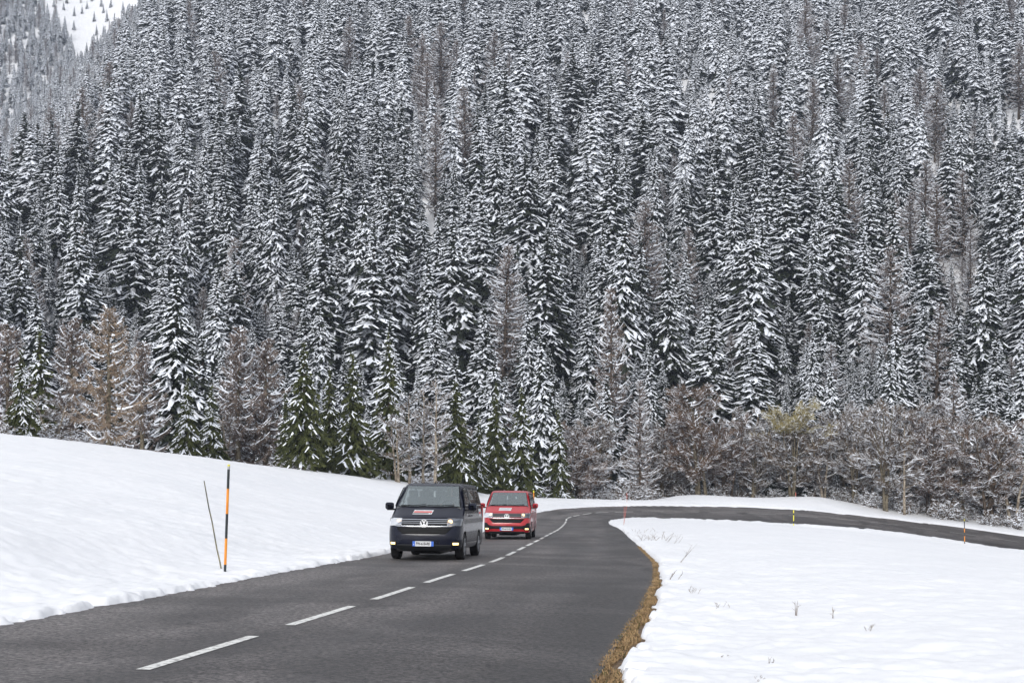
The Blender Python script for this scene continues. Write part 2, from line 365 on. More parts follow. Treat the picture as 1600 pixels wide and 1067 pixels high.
# near ground: rows get longer with distance
NR, NC = 1050, 800
rows = np.exp(np.linspace(math.log(3.0), math.log(192), NR)) - 8.0
aa = np.linspace(-1, 1, NC); aa = 0.50 * aa + 0.16 * aa ** 3
YY = np.repeat(rows[:, None], NC, 1); XX = aa[None, :] * (YY + 10.0)
ZZ = ground_z(XX, YY)
tag(grid_mesh("snow_ground", XX, YY, ZZ, M['snow']), kind='structure')
# sparse grid for looking up heights under objects
def zat(x, y): return float(ground_z(np.array([x]), np.array([y]))[0])
def hit(px, py, y0=8, y1=190):
    Ys = np.linspace(y0, y1, 1500); Xs = (px - 800) / 2100 * Ys; zs = ground_z(Xs, Ys)
    pz = (533.5 - py) / 2100 * Ys
    b = np.where(zs >= pz)[0]
    j = b[0] if len(b) else len(Ys) - 1
    return float(Xs[j]), float(Ys[j]), float(zs[j])
# the mountain side behind
hy = np.r_[np.arange(181, 520, 4.0), np.arange(520, 1290, 10.0)]; hx = np.arange(-900, 900, 6.0)
HX, HY = np.meshgrid(hx, hy); HZ = snow_base(HX.ravel(), HY.ravel()).reshape(HX.shape)
tag(grid_mesh("hillside", HX, HY, HZ, M['snow']), kind='structure')
# a wide skirt of snow round the sides and behind the camera
sx = np.r_[-400, -250, -150, -100, -70, 70, 100, 150, 250, 400].astype(float)
SX, SY = np.meshgrid(np.linspace(-400, 400, 60), np.linspace(-300, 181, 50))
SZ = snow_base(SX.ravel(), np.clip(SY.ravel(), -30, 400)).reshape(SX.shape) * 1.0
inside = np.abs(SX) < 0.62 * (SY + 12) + 14
SZ = np.clip(SZ, -40, 12) - np.where(inside, 6.0, 0.5)
tag(grid_mesh("valley_ground", SX, SY, SZ, M['snow']), kind='structure')

# road sheet
def road_strip(name, d0, d1, i0, i1, n, lift, m, uv=False):
    ks = np.arange(i0, i1 + 1); t = np.linspace(0, 1, n)
    a = d0[ks]; b = d1[ks]; D = a[:, None] + (b - a)[:, None] * t[None, :]
    X = CL[ks, 0][:, None] + NL[ks, 0][:, None] * D; Y = CL[ks, 1][:, None] + NL[ks, 1][:, None] * D
    Z = CL[ks, 2][:, None] + BANK[ks][:, None] * D - .006 * np.abs(D) + lift
    o = grid_mesh(name, X, Y, Z, m)
    if uv:
        l = o.data.uv_layers.new(name="UVMap"); vi = np.zeros(len(o.data.loops), int); o.data.loops.foreach_get("vertex_index", vi)
        u = np.stack([D.ravel(), np.repeat(S[ks], n)], 1)[vi]; l.data.foreach_set("uv", u.ravel())
    return o
crack = .12 * fbm(S * .9, S * 0, 44, 4)
rd = road_strip("road", -(HWR - .02 + crack * .5), HWL + .25 + crack, 0, len(CL) - 1, 30, 0.0, M['asphalt'], True)
tag(rd, kind='structure')
# verge soil along the field side
vg = road_strip("verge_soil", -(HWR + 1.5), -(HWR - .12), max(0, i12 - 30), i12 + 90, 12, -.035, M['soil'])
tag(vg, kind='structure')
# centre line dashes
mb = MB(); mw = MB()
def cl_at(s, d, lift):
    x = np.interp(s, S, CL[:, 0]); y = np.interp(s, S, CL[:, 1]); z = np.interp(s, S, CL[:, 2]); nx = np.interp(s, S, NL[:, 0]); ny = np.interp(s, S, NL[:, 1]); bk = np.interp(s, S, BANK)
    return (x + nx * d, y + ny * d, z + bk * d - .006 * abs(d) + lift)
n_near = round((S111 - S12) / 4.36); per = (S111 - S12) / n_near
print("dash period", per)
starts = [S12 + per * i for i in range(-6, n_near)] + [S111 + 4.33 * i for i in range(0, 22)]
for s0 in starts:
    if s0 < 0 or s0 + 3 > S[-1] - 2: continue
    L_ = 3.02; n = 7; hw = .065; tgt = mw if s0 > S111 + 4 * 4.33 else mb
    g = [cl_at(s0 + L_ * i / n, dd, .006) for i in range(n + 1) for dd in (-hw, hw)]
    tgt.add(g, [(2 * i, 2 * i + 2, 2 * i + 3, 2 * i + 1) for i in range(n)])
tag(mb.build("road_markings", M['paint']), kind='structure')
tag(mw.build("road_markings", M['paint_worn']), kind='structure')
# ------------------------------------------------------------------ the vans (local frame: nose at -Y, x to the van's left = picture right)
def glass(name, tint, refl=1.5, gc=(1, 1, 1)):
    m = bpy.data.materials.new(name); m.use_nodes = True; nt = m.node_tree; N = nt.nodes; L = nt.links; N.remove(N["Principled BSDF"])
    t = N.new("ShaderNodeBsdfTransparent"); t.inputs[0].default_value = (*tint, 1); g = N.new("ShaderNodeBsdfGlossy"); g.inputs["Roughness"].default_value = .02; g.inputs["Color"].default_value = (*gc, 1)
    f = N.new("ShaderNodeFresnel"); f.inputs[0].default_value = refl; x = N.new("ShaderNodeMixShader")
    L.new(f.outputs[0], x.inputs[0]); L.new(t.outputs[0], x.inputs[1]); L.new(g.outputs[0], x.inputs[2]); L.new(x.outputs[0], N["Material Output"].inputs["Surface"])
    return m
M['windscreen'] = glass('windscreen_glass', (.80, .86, .86), 3.2, (.90, 1.0, 1.0))
M['side_glass'] = glass('side_glass', (.38, .40, .40), 1.5)
M['lens'] = glass('lamp_lens', (.85, .87, .9), 1.5)
M['navy'], _, _ = noisy(mat('navy_paint', (.008, .010, .022), .25, spec=.16, coat=.32), (.0045, .0058, .014), (.007, .009, .021), 3, 3)
M['red'], _, _ = noisy(mat('red_paint', (.4, .012, .02), .3, spec=.35, coat=.7), (.34, .010, .016), (.41, .013, .021), 3, 3)
M['black_plastic'] = mat('black_plastic', (.010, .011, .013), .55, spec=.22)
M['seal'] = mat('black_seal', (.006, .006, .007), .7, spec=.2)
M['rubber'] = mat('rubber', (.012, .012, .013), .75, spec=.3)
M['rim'] = mat('rim', (.32, .33, .35), .35, metal=.8)
M['chrome'] = mat('chrome', (.75, .77, .8), .15, metal=1.0)
M['emblem'] = mat('emblem_metal', (.82, .83, .85), .35, metal=.35)
M['chrome_dull'] = mat('chrome_dull', (.42, .44, .45), .3, metal=1.0)
M['lamp_bowl'] = mat('lamp_bowl', (.40, .42, .46), .3, metal=.8)
M['bulb'] = mat('headlamp_light', (1, .75, .4), .4, emit=(1.0, .52, .18), es=2.2)
M['fog_light'] = mat('fog_lamp_light', (1, .8, .45), .4, emit=(1.0, .70, .28), es=1.3)
M['white_plate'] = mat('white_plate', (.62, .64, .66), .45)
M['blue_plate'] = mat('blue_plate', (.02, .12, .55), .45)
M['ink'] = mat('ink', (.02, .02, .025), .5)
M['sticker_red'] = mat('sticker_red', (.55, .06, .05), .5)
M['sticker_grey'] = mat('sticker_grey', (.42, .42, .45), .5)
M['amber'] = mat('amber_lens', (.7, .2, .03), .3)
M['taillight'] = mat('taillight', (.4, .02, .02), .3)
M['cabin'] = mat('cabin_trim', (.09, .095, .10), .8)
M['seat_cloth'] = mat('seat_cloth', (.05, .052, .056), .9)
M['cabin_pale'] = mat('cabin_headlining', (.5, .51, .51), .9)
M['skin'] = mat('skin', (.50, .30, .22), .6)
M['jacket'] = mat('pale_jacket', (.42, .42, .44), .85)
M['jacket2'] = mat('dark_jacket', (.10, .12, .17), .85)
M['trousers'] = mat('trousers', (.03, .035, .05), .9)
M['hair'] = mat('hair', (.06, .04, .03), .7)

def bow(W, hw):  return 0.10 * (W / hw) ** 2
ZP = [.20, .27, .33, .42, .52, .62, .72, .80, .88, .96, 1.03, 1.08, 1.13, 1.20, 1.28, 1.345, 1.36, 1.45, 1.6, 1.75, 1.88, 1.92, 1.955, 1.975, 1.985]
FP = [-2.30, -2.37, -2.41, -2.44, -2.45, -2.45, -2.43, -2.41, -2.385, -2.34, -2.28, -2.22, -2.13, -1.99, -1.83, -1.71, -1.68, -1.56, -1.35, -1.15, -.975, -.90, -.78, -.60, -.35]
WP = [.86, .90, .925, .94, .948, .95, .952, .952, .952, .950, .947, .944, .94, .935, .925, .918, .916, .90, .862, .82, .775, .755, .725, .66, .55]
RP = [2.40, 2.43, 2.45, 2.45, 2.45, 2.45, 2.445, 2.44, 2.435, 2.43, 2.425, 2.42, 2.415, 2.41, 2.40, 2.39, 2.385, 2.37, 2.33, 2.29, 2.24, 2.21, 2.15, 2.02, 1.80]
CF = [.34, .36, .37, .38, .38, .38, .38, .38, .38, .38, .40, .40, .40, .38, .34, .30, .28, .22, .18, .16, .15, .15, .18, .2, .22]
def pz(tab, z): return float(np.interp(z, ZP, tab))
def front_y(x, z):
    W = pz(WP, z); Fy = pz(FP, z); rc = pz(CF, z); ax = abs(x)
    y = Fy + .10 * (min(ax, W) / W) ** 2
    e = ax - (W - rc)
    if e > 0: e = min(e, rc * .999); y += rc * .9 * (1 - math.sqrt(1 - (e / rc) ** 2))
    return y
def side_x(y, z):
    W = pz(WP, z); Fy = pz(FP, z); Ry = pz(RP, z); bar = .012 * math.cos((y) / 2.4 * 1.3)
    return W - .012 + bar
def ring(z):
    W = pz(WP, z); rc = pz(CF, z); Ry = pz(RP, z); rr = .14; pts = []
    nF, nC, nS, nR, nQ = 36, 9, 110, 20, 5
    for i in range(nF + 1):
        x = -(W - rc) + 2 * (W - rc) * i / nF; pts.append((x, front_y(x, z)))
    for i in range(1, nC + 1):
        a = i / nC * math.pi / 2; x = W - rc + rc * math.sin(a) * .9995; pts.append((x, front_y(x, z)))
    y0 = pts[-1][1]; y1 = Ry - rr
    for i in range(1, nS): y = y0 + (y1 - y0) * i / nS; pts.append((side_x(y, z) if i > 2 else W - .003, y))
    for i in range(0, nQ): a = i / nQ * math.pi / 2; pts.append((W - rr + rr * math.cos(a), y1 + rr * math.sin(a)))
    for i in range(nR + 1): x = (W - rr) * (1 - 2 * i / nR); pts.append((x, Ry))
    n = len(pts); left = []
    for i in range(nQ - 1, -1, -1): a = i / nQ * math.pi / 2; left.append((-(W - rr + rr * math.cos(a)), y1 + rr * math.sin(a)))
    for i in range(nS - 1, 0, -1): y = y0 + (y1 - y0) * i / nS; left.append((-(side_x(y, z) if i > 2 else W - .003), y))
    for i in range(nC, 0, -1): a = i / nC * math.pi / 2; x = W - rc + rc * math.sin(a) * .9995; left.append((-x, front_y(x, z)))
    return pts + left
AX_F, AX_R, WR = -1.53, 1.47, .335
ARCH = .40
WS = dict(zb=1.355, zt=1.885, xb=.80, xt=.675)
def ws_x(z): return WS['xb'] + (WS['xt'] - WS['xb']) * (z - WS['zb']) / (WS['zt'] - WS['zb'])
SW = [(-1.28, -.45), (-.28, .98), (1.12, 2.12)]         # side window spans along y
def body_mesh(paint):
    zs = sorted(set([round(v, 4) for v in list(np.arange(.29, 1.36, .03)) + list(np.arange(1.355, 1.90, .03)) + [1.885, 1.92, 1.94, 1.955, 1.967, 1.975, 1.981, 1.985]]))
    rings = [ring(z) for z in zs]; n = len(rings[0]); mb = MB()
    for z, r in zip(zs, rings):
        for (x, y) in r:
            zz = z - .02 * (y - 1.5) ** 2 * .0
            if z > 1.9: zz = z
            # wheel arches: push vertices outward onto the arch circle
            for ay in (AX_F, AX_R):
                if abs(x) > .70:
                    dy = y - ay; dz = z - WR; d = math.hypot(dy, dz)
                    if d < ARCH and d > 1e-4 and z > .1:
                        if dz < 0: y2 = ay + math.copysign(math.sqrt(max(ARCH ** 2 - dz ** 2, 0)), dy); y = y2 if abs(y2 - y) < .16 else y
                        else: y = ay + dy / d * ARCH; zz = WR + dz / d * ARCH
            mb.v.append((x, y, zz))
    for j in range(len(zs) - 1):
        for i in range(n):
            a, b = j * n + i, j * n + (i + 1) % n
            q = [mb.v[k] for k in (a, b, b + n, a + n)]
            o = [(*rings[j][i], zs[j]), (*rings[j][(i + 1) % n], zs[j]), (*rings[j + 1][(i + 1) % n], zs[j + 1]), (*rings[j + 1][i], zs[j + 1])]
            cx = sum(p[0] for p in o) / 4; cy = sum(p[1] for p in o) / 4; cz = sum(p[2] for p in o) / 4
            if abs(cx) > .70 and any(math.hypot(cy - ay, cz - WR) < ARCH - .015 for ay in (AX_F, AX_R)): continue
            if cz > WS['zb'] + .02 and cz < WS['zt'] - .01 and cy < .3 and abs(cx) < ws_x(cz) - .02: continue
            if abs(cx) > .72 and 1.38 < cz < 1.83 and any(u + .05 < cy < v - .05 for (u, v) in SW) and cy > pz(FP, cz) + .35: continue
            if cy > 2.2 and 1.40 < cz < 1.80 and abs(cx) < .62: continue
            mb.f.append((a, b, b + n, a + n)); mb.m.append(0)
    top = (len(zs) - 1) * n; c = len(mb.v); mb.v.append((0, .7, 1.992))
    for i in range(n): mb.f.append((top + i, top + (i + 1) % n, c)); mb.m.append(0)
    return mb
def patch(mb, fn, corners, nu, nv, off, th=.02, m=0):
    """quad patch on a body surface; corners (s,t) bl, br, tr, tl; fn(s,t)->point and outward normal"""
    g = []
    for j in range(nv + 1):
        for i in range(nu + 1):
            u, v = i / nu, j / nv
            s_ = (corners[0][0] * (1 - u) + corners[1][0] * u) * (1 - v) + (corners[3][0] * (1 - u) + corners[2][0] * u) * v
            t_ = (corners[0][1] * (1 - u) + corners[1][1] * u) * (1 - v) + (corners[3][1] * (1 - u) + corners[2][1] * u) * v
            p, nn = fn(s_, t_); g.append((p + nn * off, p + nn * (off - th)))
    b = len(mb.v); mb.v.extend([tuple(a) for a, _ in g]); W = nu + 1
    for j in range(nv):
        for i in range(nu): mb.f.append((b + j * W + i, b + j * W + i + 1, b + (j + 1) * W + i + 1, b + (j + 1) * W + i)); mb.m.append(m)
    if th > 0:
        rim = [i for i in range(nu)] + [nu + j * W for j in range(nv)] + [nv * W + i for i in range(nu, 0, -1)] + [j * W for j in range(nv, 0, -1)]
        b2 = len(mb.v); mb.v.extend([tuple(g[k][1]) for k in rim]); k = len(rim)
        for i in range(k): mb.f.append((b + rim[i], b2 + i, b2 + (i + 1) % k, b + rim[(i + 1) % k])); mb.m.append(m)
def f_front(x, z):
    e = .01; p = Vector((x, front_y(x, z), z)); dx = Vector((2 * e, front_y(x + e, z) - front_y(x - e, z), 0)); dz = Vector((0, front_y(x, z + e) - front_y(x, z - e), 2 * e))
    n = dx.cross(dz).normalized(); return p, (n if n.y < 0 else -n)
def f_side(sgn):
    def f(y, z):
        e = .01; dz = (side_x(y, z + e) - side_x(y, z - e)) / (2 * e); return Vector((sgn * side_x(y, z), y, z)), Vector((sgn, 0, -dz)).normalized()
    return f
def f_rear(x, z): return Vector((x, pz(RP, z), z)), Vector((0, 1, .15)).normalized()

_font = {}
def text_mb(s, size, mb, place, m=0, bold=.0, width=None):
    key = (s, bold)
    if key not in _font:
        cu = bpy.data.curves.new("txt", 'FONT'); cu.body = s; cu.size = 1; cu.align_x = 'CENTER'; cu.align_y = 'CENTER'; cu.offset = bold; cu.resolution_u = 3
        ob = bpy.data.objects.new("txt", cu); C.objects.link(ob); dg = bpy.context.evaluated_depsgraph_get(); me = bpy.data.meshes.new_from_object(ob.evaluated_get(dg))
        _font[key] = ([tuple(v.co) for v in me.vertices], [tuple(p.vertices) for p in me.polygons]); bpy.data.objects.remove(ob); bpy.data.meshes.remove(me); bpy.data.curves.remove(cu)
    vs, fs = _font[key]; xs = [v[0] for v in vs]; sx = size if width is None else width / (max(xs) - min(xs))
    mb.add([place(v[0] * sx, v[1] * size) for v in vs], fs, m)

def skinned(name, pts, edges, rad, m, parent=None, sub=1):
    me = bpy.data.meshes.new(name); me.from_pydata(pts, edges, []); o = bpy.data.objects.new(name, me); C.objects.link(o)
    md = o.modifiers.new("s", 'SKIN'); md.use_smooth_shade = True
    for i, r in enumerate(rad): me.skin_vertices[0].data[i].radius = (r, r) if not hasattr(r, '__len__') else r
    me.skin_vertices[0].data[0].use_root = True
    ms = o.modifiers.new("b", 'SUBSURF'); ms.levels = sub; ms.render_levels = sub
    dg = bpy.context.evaluated_depsgraph_get(); m2 = bpy.data.meshes.new_from_object(o.evaluated_get(dg)); m2.materials.clear(); m2.materials.append(m)
    bpy.data.objects.remove(o); m2.name = name; o2 = bpy.data.objects.new(name, m2); C.objects.link(o2)
    if parent: o2.parent = parent
    return o2

def make_driver(jack):
    """seated at the wheel, origin at the hips; faces -Y. body = one skinned surface, clothing and hair as children"""
    pts = []; ed = []; rd = []
    def a(p, r, par=None):
        pts.append(p); rd.append(r)
        if par is not None: ed.append((par, len(pts) - 1))
        return len(pts) - 1
    h = a((0, 0, 0), (.15, .12)); w = a((0, .03, .16), (.135, .11), h); c = a((0, .05, .34), (.16, .12), w); u = a((0, .05, .45), (.13, .10), c)
    nk = a((0, .03, .54), .055, u); nk2 = a((0, .015, .60), .055, nk); hd = a((0, -.005, .66), (.072, .085), nk2); hd2 = a((0, -.005, .74), (.078, .098), hd); hd3 = a((0, .0, .80), (.06, .075), hd2)
    nose = a((0, -.085, .685), .014, hd)
    for sg in (-1, 1):
        ear = a((sg * .078, .01, .70), .018, hd)
        s0 = a((sg * .17, .05, .45), .075, u); el = a((sg * .25, -.08, .20), .05, s0); wr = a((sg * .19, -.33, .28), .032, el); pm = a((sg * .175, -.385, .305), (.036, .024), wr)
        for k in range(4):
            f1 = a((sg * (.185 - .004 * k), -.43 - .004 * k, .335 - .018 * k), .0105, pm); f2 = a((sg * (.165 - .004 * k), -.455, .335 - .018 * k), .0095, f1); a((sg * (.145 - .003 * k), -.445, .330 - .018 * k), .008, f2)
        t1 = a((sg * .15, -.39, .335), .012, pm); a((sg * .135, -.42, .345), .0095, t1)
        hp = a((sg * .09, -.03, -.01), .095, h); kn = a((sg * .15, -.44, .06), .068, hp); an = a((sg * .15, -.60, -.32), .045, kn); a((sg * .15, -.74, -.37), .045, an)
    root = skinned("person", pts, ed, rd, M['skin'], None, 2)
    # jacket: a slightly larger surface over torso and arms
    jp = []; je = []; jr = []
    def j(p, r, par=None):
        jp.append(p); jr.append(r)
        if par is not None: je.append((par, len(jp) - 1))
        return len(jp) - 1
    h = j((0, 0, .02), (.175, .145)); w = j((0, .03, .16), (.16, .135), h); c = j((0, .05, .34), (.185, .145), w); u = j((0, .05, .46), (.145, .12), c); j((0, .035, .53), .078, u)
    for sg in (-1, 1):
        s0 = j((sg * .18, .05, .45), .095, u); e = j((sg * .25, -.08, .20), .072, s0); j((sg * .195, -.30, .27), .05, e)
    skinned("jacket", jp, je, jr, M[jack], root, 2)
    tp = [(0, 0, -.02)]; te = []; tr = [(.16, .13)]
    for sg in (-1, 1):
        for i, (p, r) in enumerate([((sg * .09, -.03, -.01), .11), ((sg * .15, -.44, .06), .085), ((sg * .15, -.58, -.28), .062)]):
            tp.append(p); tr.append(r); te.append((0 if i == 0 else len(tp) - 2, len(tp) - 1))
    skinned("trousers", tp, te, tr, M['trousers'], root, 1)
    skinned("hair", [(0, .03, .72), (0, .025, .80), (0, -.03, .83)], [(0, 1), (1, 2)], [(.088, .085), (.086, .085), (.07, .05)], M['hair'], root, 2)
    for sg in (-1, 1): fm = MB(); fm.lathe([(-.012, 0), (-.006, .010), (.006, .012), (.012, 0)], 8, 'y', (sg * .032, -.088, .715), 0); fm.build("eye", M['hair'], root)
    fm = MB(); fm.box((0, -.094, .652), (.024, .006, .005), 0); fm.build("mouth", M['hair'], root)
    return root

def make_van(paint, style, plate, label, loc, pitch, yaw):
    v = empty("van", loc, (pitch, 0, yaw)); tag(v, label, "van", "vans driving in line on the road")
    PM = M[paint]; BP = M['black_plastic']
    bo = body_mesh(PM).build("body", [PM], v, True); fix_normals(bo)
    # ---- body seams and handles
    s = MB()
    for sg in (-1, 1):
        fs = f_side(sg)
        for y in (-1.36, -.36, 1.05): patch(s, fs, [(y, .45 if y > -1 else .80), (y + .009, .45 if y > -1 else .80), (y + .009, 1.86), (y, 1.86)], 1, 24, .0025, 0)
        patch(s, fs, [(-.36, 1.205), (2.2, 1.205), (2.2, 1.213), (-.36, 1.213)], 30, 1, .0025, 0)
        patch(s, fs, [(-1.36, .45), (1.05, .45), (1.05, .458), (-1.36, .458)], 20, 1, .0025, 0)
    patch(s, f_front, [(-.78, 1.055), (.78, 1.055), (.78, 1.064), (-.78, 1.064)], 30, 1, .0025, 0)
    s.build("panel_seams", M['seal'], v)
    for sg in (-1, 1):
        fs = f_side(sg)
        for y in (-.58, -.22): s = MB(); p, n = fs(y, 1.12); s.box(p + n * .02, (.014, .085, .017), 0); s.build("door_handle", PM, v)
    # ---- windscreen with its black surround
    s = MB(); zb, zt, xb, xt = WS['zb'], WS['zt'], WS['xb'], WS['xt']
    patch(s, f_front, [(-xb - .02, zb - .022), (xb + .02, zb - .022), (xb, zb + .022), (-xb, zb + .022)], 30, 2, .004, .012)
    patch(s, f_front, [(-xt - .01, zt - .012), (xt + .01, zt - .012), (xt, zt + .012), (-xt, zt + .012)], 30, 2, .004, .012)
    for sg in (-1, 1): patch(s, f_front, [(sg * (xb - .02), zb), (sg * (xb + .025), zb), (sg * (xt + .02), zt), (sg * (xt - .012), zt)], 2, 20, .004, .012)
    s.build("windscreen_seal", M['seal'], v)
    s = MB(); patch(s, f_front, [(-xb, zb), (xb, zb), (xt, zt), (-xt, zt)], 30, 20, .009, 0)
    s.build("windscreen", M['windscreen'], v, True)
    for x0, x1 in ((-.72, -.06), (-.02, .66)):
        s = MB(); p0, n0 = f_front(x0, 1.36); p1, n1 = f_front(x1, 1.385); pm, nm = f_front((x0 + x1) / 2, 1.35); s.tube([p0 + n0 * .03, pm + nm * .035, p1 + n1 * .03], .011, 5)
        s.build("wiper", M['seal'], v)
    # ---- side and rear glazing
    for sg in (-1, 1):
        fs = f_side(sg)
        for k, (a, b) in enumerate(SW):
            s = MB(); patch(s, fs, [(a - (.10 if k == 0 else 0), 1.36), (b, 1.36), (b, 1.845), (a + (.33 if k == 0 else 0), 1.845)], 14, 8, .007, .004); s.build("side_window", M['side_glass'], v, True)
        s = MB()
        for k in range(2): a, b = SW[k][1], SW[k + 1][0]; patch(s, fs, [(a, 1.36), (b, 1.36), (b, 1.845), (a, 1.845)], 2, 8, .004, .006)
        patch(s, fs, [(-1.40, 1.345), (2.15, 1.345), (2.15, 1.362), (-1.40, 1.362)], 30, 1, .005, .006); patch(s, fs, [(-.95, 1.843), (2.15, 1.843), (2.15, 1.858), (-.95, 1.858)], 30, 1, .005, .006)
        patch(s, fs, [(-1.48, 1.36), (-1.38, 1.36), (-.95, 1.845), (-1.02, 1.845)], 2, 12, .005, .006)
        s.build("window_trim", M['seal'], v)
    s = MB(); patch(s, f_rear, [(-.66, 1.36), (.66, 1.36), (.60, 1.84), (-.60, 1.84)], 10, 6, .008, .004); s.build("rear_window", M['side_glass'], v)
    for sg in (-1, 1):
        s = MB(); s.box((sg * .90, 2.38, 1.15), (.045, .07, .22)); s.build("tail_light", M['taillight'], v)
    # ---- bonnet sticker: white panel, grey, red and dark lettering
    fb = lambda x, z, off: (lambda pn: tuple(pn[0] + pn[1] * off))(f_front(x, z))
    s = MB(); patch(s, f_front, [(-.36, 1.155), (.14, 1.155), (.17, 1.262), (-.33, 1.262)], 14, 6, .005, .004, 0)
    so_ = s.build("bonnet_sticker", M['white_plate'], v)
    def bars(zc, hz, x0, x1, n, seed):
        mbx = MB(); r = random.Random(seed); x = x0
        while x < x1 - .01:
            w = r.uniform(.016, .03); zz = [zc - hz, zc + hz]; sh = (zc - 1.21) * .3
            if r.random() < .9:
                mbx.add([fb(x + sh, zz[0], .008), fb(x + w + sh, zz[0], .008), fb(x + w + sh, zz[1], .008), fb(x + sh, zz[1], .008)], [(0, 1, 2, 3)])
            x += w + .004
        return mbx
    bars(1.243, .009, -.30, .13, 18, 1).build("grey_lettering", M['sticker_grey'], so_)
    rdm = MB(); patch(rdm, f_front, [(-.335, 1.196), (.135, 1.196), (.143, 1.228), (-.327, 1.228)], 12, 1, .0075, 0); rdm.build("red_lettering", M['sticker_red'] if style == 'dark' else M['sticker_grey'], so_)
    bars(1.176, .010, -.345, .12, 18, 3).build("dark_lettering", M['ink'] if style == 'dark' else M['sticker_grey'], so_)
    # ---- grille: black field, chrome slats, thick lower chrome bar
    s = MB(); patch(s, f_front, [(-.58, .885), (.58, .885), (.60, 1.035), (-.60, 1.035)], 24, 4, .004, .03); s.build("grille", BP, v, True)
    for z0, hh in ((1.022, .006), (.975, .0045), (.932, .0045)):
        s = MB(); patch(s, f_front, [(-.59, z0 - hh), (.59, z0 - hh), (.595, z0 + hh), (-.595, z0 + hh)], 24, 1, .014, .012); s.build("grille_slat", M['chrome'] if style == 'dark' else M['chrome_dull'], v)
    s = MB(); patch(s, f_front, [(-.68, .847), (.68, .847), (.80, .868), (-.80, .868)], 34, 2, .014, .02); s.build("chrome_bar", M['chrome'], v, True)
    # ---- round emblem: ring with a V above a W
    s = MB(); pc, _ = f_front(0, .925); ec = (0, pc[1] - .035, .925)
    s.lathe([(.03, .102), (-.004, .104), (-.012, .097), (-.004, .089), (.02, .087)], 32, 'y', ec)
    def stroke(pp, w=.013):
        for (a, b) in zip(pp[:-1], pp[1:]):
            a = Vector((a[0], 0, a[1])); b = Vector((b[0], 0, b[1])); d = (b - a).normalized(); n_ = Vector((-d.z, 0, d.x)) * w; c_ = Vector(ec) + Vector((0, -.006, 0)); t_ = Vector((0, .02, 0))
            q = [a - n_, a + n_, b + n_, b - n_]; s.add([tuple(c_ + p) for p in q] + [tuple(c_ + p + t_) for p in q], [(0, 1, 2, 3), (4, 7, 6, 5), (0, 4, 5, 1), (1, 5, 6, 2), (2, 6, 7, 3), (3, 7, 4, 0)])
    stroke([(-.037, .083), (0, .011), (.037, .083)], .0115); stroke([(-.082, .038), (-.037, -.076), (0, .0), (.037, -.076), (.082, .038)], .0115)
    em = s.build("emblem", M['emblem'], v); s = MB(); s.lathe([(.02, .0), (.012, .098), (.03, .10)], 28, 'y', ec); s.build("emblem_disc", BP, em)
    # ---- lower grille and bumper
    s = MB(); patch(s, f_front, [(-.56, .665), (.56, .665), (.72, .825), (-.72, .825)], 28, 6, .005, .02); s.build("lower_grille", M['seal'], v, True)
    s = MB()
    for z0 in (.705, .745, .785): patch(s, f_front, [(-.58, z0 - .006), (.58, z0 - .006), (.60, z0 + .006), (-.60, z0 + .006)], 20, 1, .011, .008)
    s.build("lower_grille_slats", BP, v)
    bt = BP
    if style == 'dark':
        s = MB(); patch(s, f_front, [(-.68, .225), (.68, .225), (.74, .40), (-.74, .40)], 30, 6, .006, .02); s.build("bumper_intake", BP, v, True)
    else:
        s = MB(); patch(s, f_front, [(-.60, .42), (.60, .42), (.60, .545), (-.60, .545)], 24, 4, .006, .02)
        for sg in (-1, 1): patch(s, f_front, [(sg * .60, .42), (sg * .925, .36), (sg * .925, .62), (sg * .60, .545)], 12, 6, .007, .02); patch(s, f_front, [(sg * .74, .58), (sg * .925, .60), (sg * .925, .665), (sg * .82, .66)], 8, 2, .007, .02)
        s.build("bumper_trim", BP, v, True)
        s = MB(); patch(s, f_front, [(-.70, .225), (.70, .225), (.74, .32), (-.74, .32)], 30, 3, .006, .02); s.build("bumper_lip", BP, v, True)
    s = MB(); s.box((0, -2.2, .27), (.70, .12, .045)); s.box((0, .1, .31), (.80, 2.2, .05)); s.box((0, -.2, .20), (.35, 1.6, .05)); s.build("underbody", M['seal'], v)
    # ---- head lamps: bowl, inner lit bulb, outer lens
    for sg in (-1, 1):
        s = MB(); patch(s, f_front, [(sg * .585, .885), (sg * .90, .865), (sg * .925, 1.045), (sg * .585, 1.035)], 14, 6, .006, .05); hl = s.build("headlight", M['lamp_bowl'], v, True)
        s = MB(); p, n = f_front(sg * .655, .965); s.lathe([(-.012, .0), (-.010, .040), (.01, .062), (.03, .065)], 20, 'y', tuple(p)); s.build("bulb", M['bulb'], hl)
        s = MB(); patch(s, f_front, [(sg * .735, .90), (sg * .865, .895), (sg * .87, 1.005), (sg * .735, 1.005)], 8, 4, .009, .006); s.build("reflector", M['chrome_dull'], hl)
        s = MB()
        patch(s, f_front, [(sg * .60, .884), (sg * .90, .866), (sg * .905, .882), (sg * .60, .900)], 14, 1, .014, .008); patch(s, f_front, [(sg * .885, .87), (sg * .905, .87), (sg * .93, 1.04), (sg * .91, 1.04)], 2, 6, .014, .008)
        s.build("light_strip", M['white_plate'], hl)
        s = MB(); patch(s, f_front, [(sg * .585, .88), (sg * .905, .86), (sg * .93, 1.05), (sg * .585, 1.04)], 14, 6, .024, .02); s.build("lens", M['lens'], hl, True)
        # fog lamp
        s = MB(); patch(s, f_front, [(sg * .70, .375), (sg * .90, .375), (sg * .90, .475), (sg * .70, .475)], 8, 3, .008, .02); fg = s.build("fog_light", M['seal'], v, True)
        s = MB(); patch(s, f_front, [(sg * .735, .395), (sg * .865, .395), (sg * .865, .450), (sg * .735, .450)], 8, 3, .014, .01); s.build("lit_lamp", M['fog_light'], fg, True)
    # ---- number plate
    py = front_y(0, .42) - .03
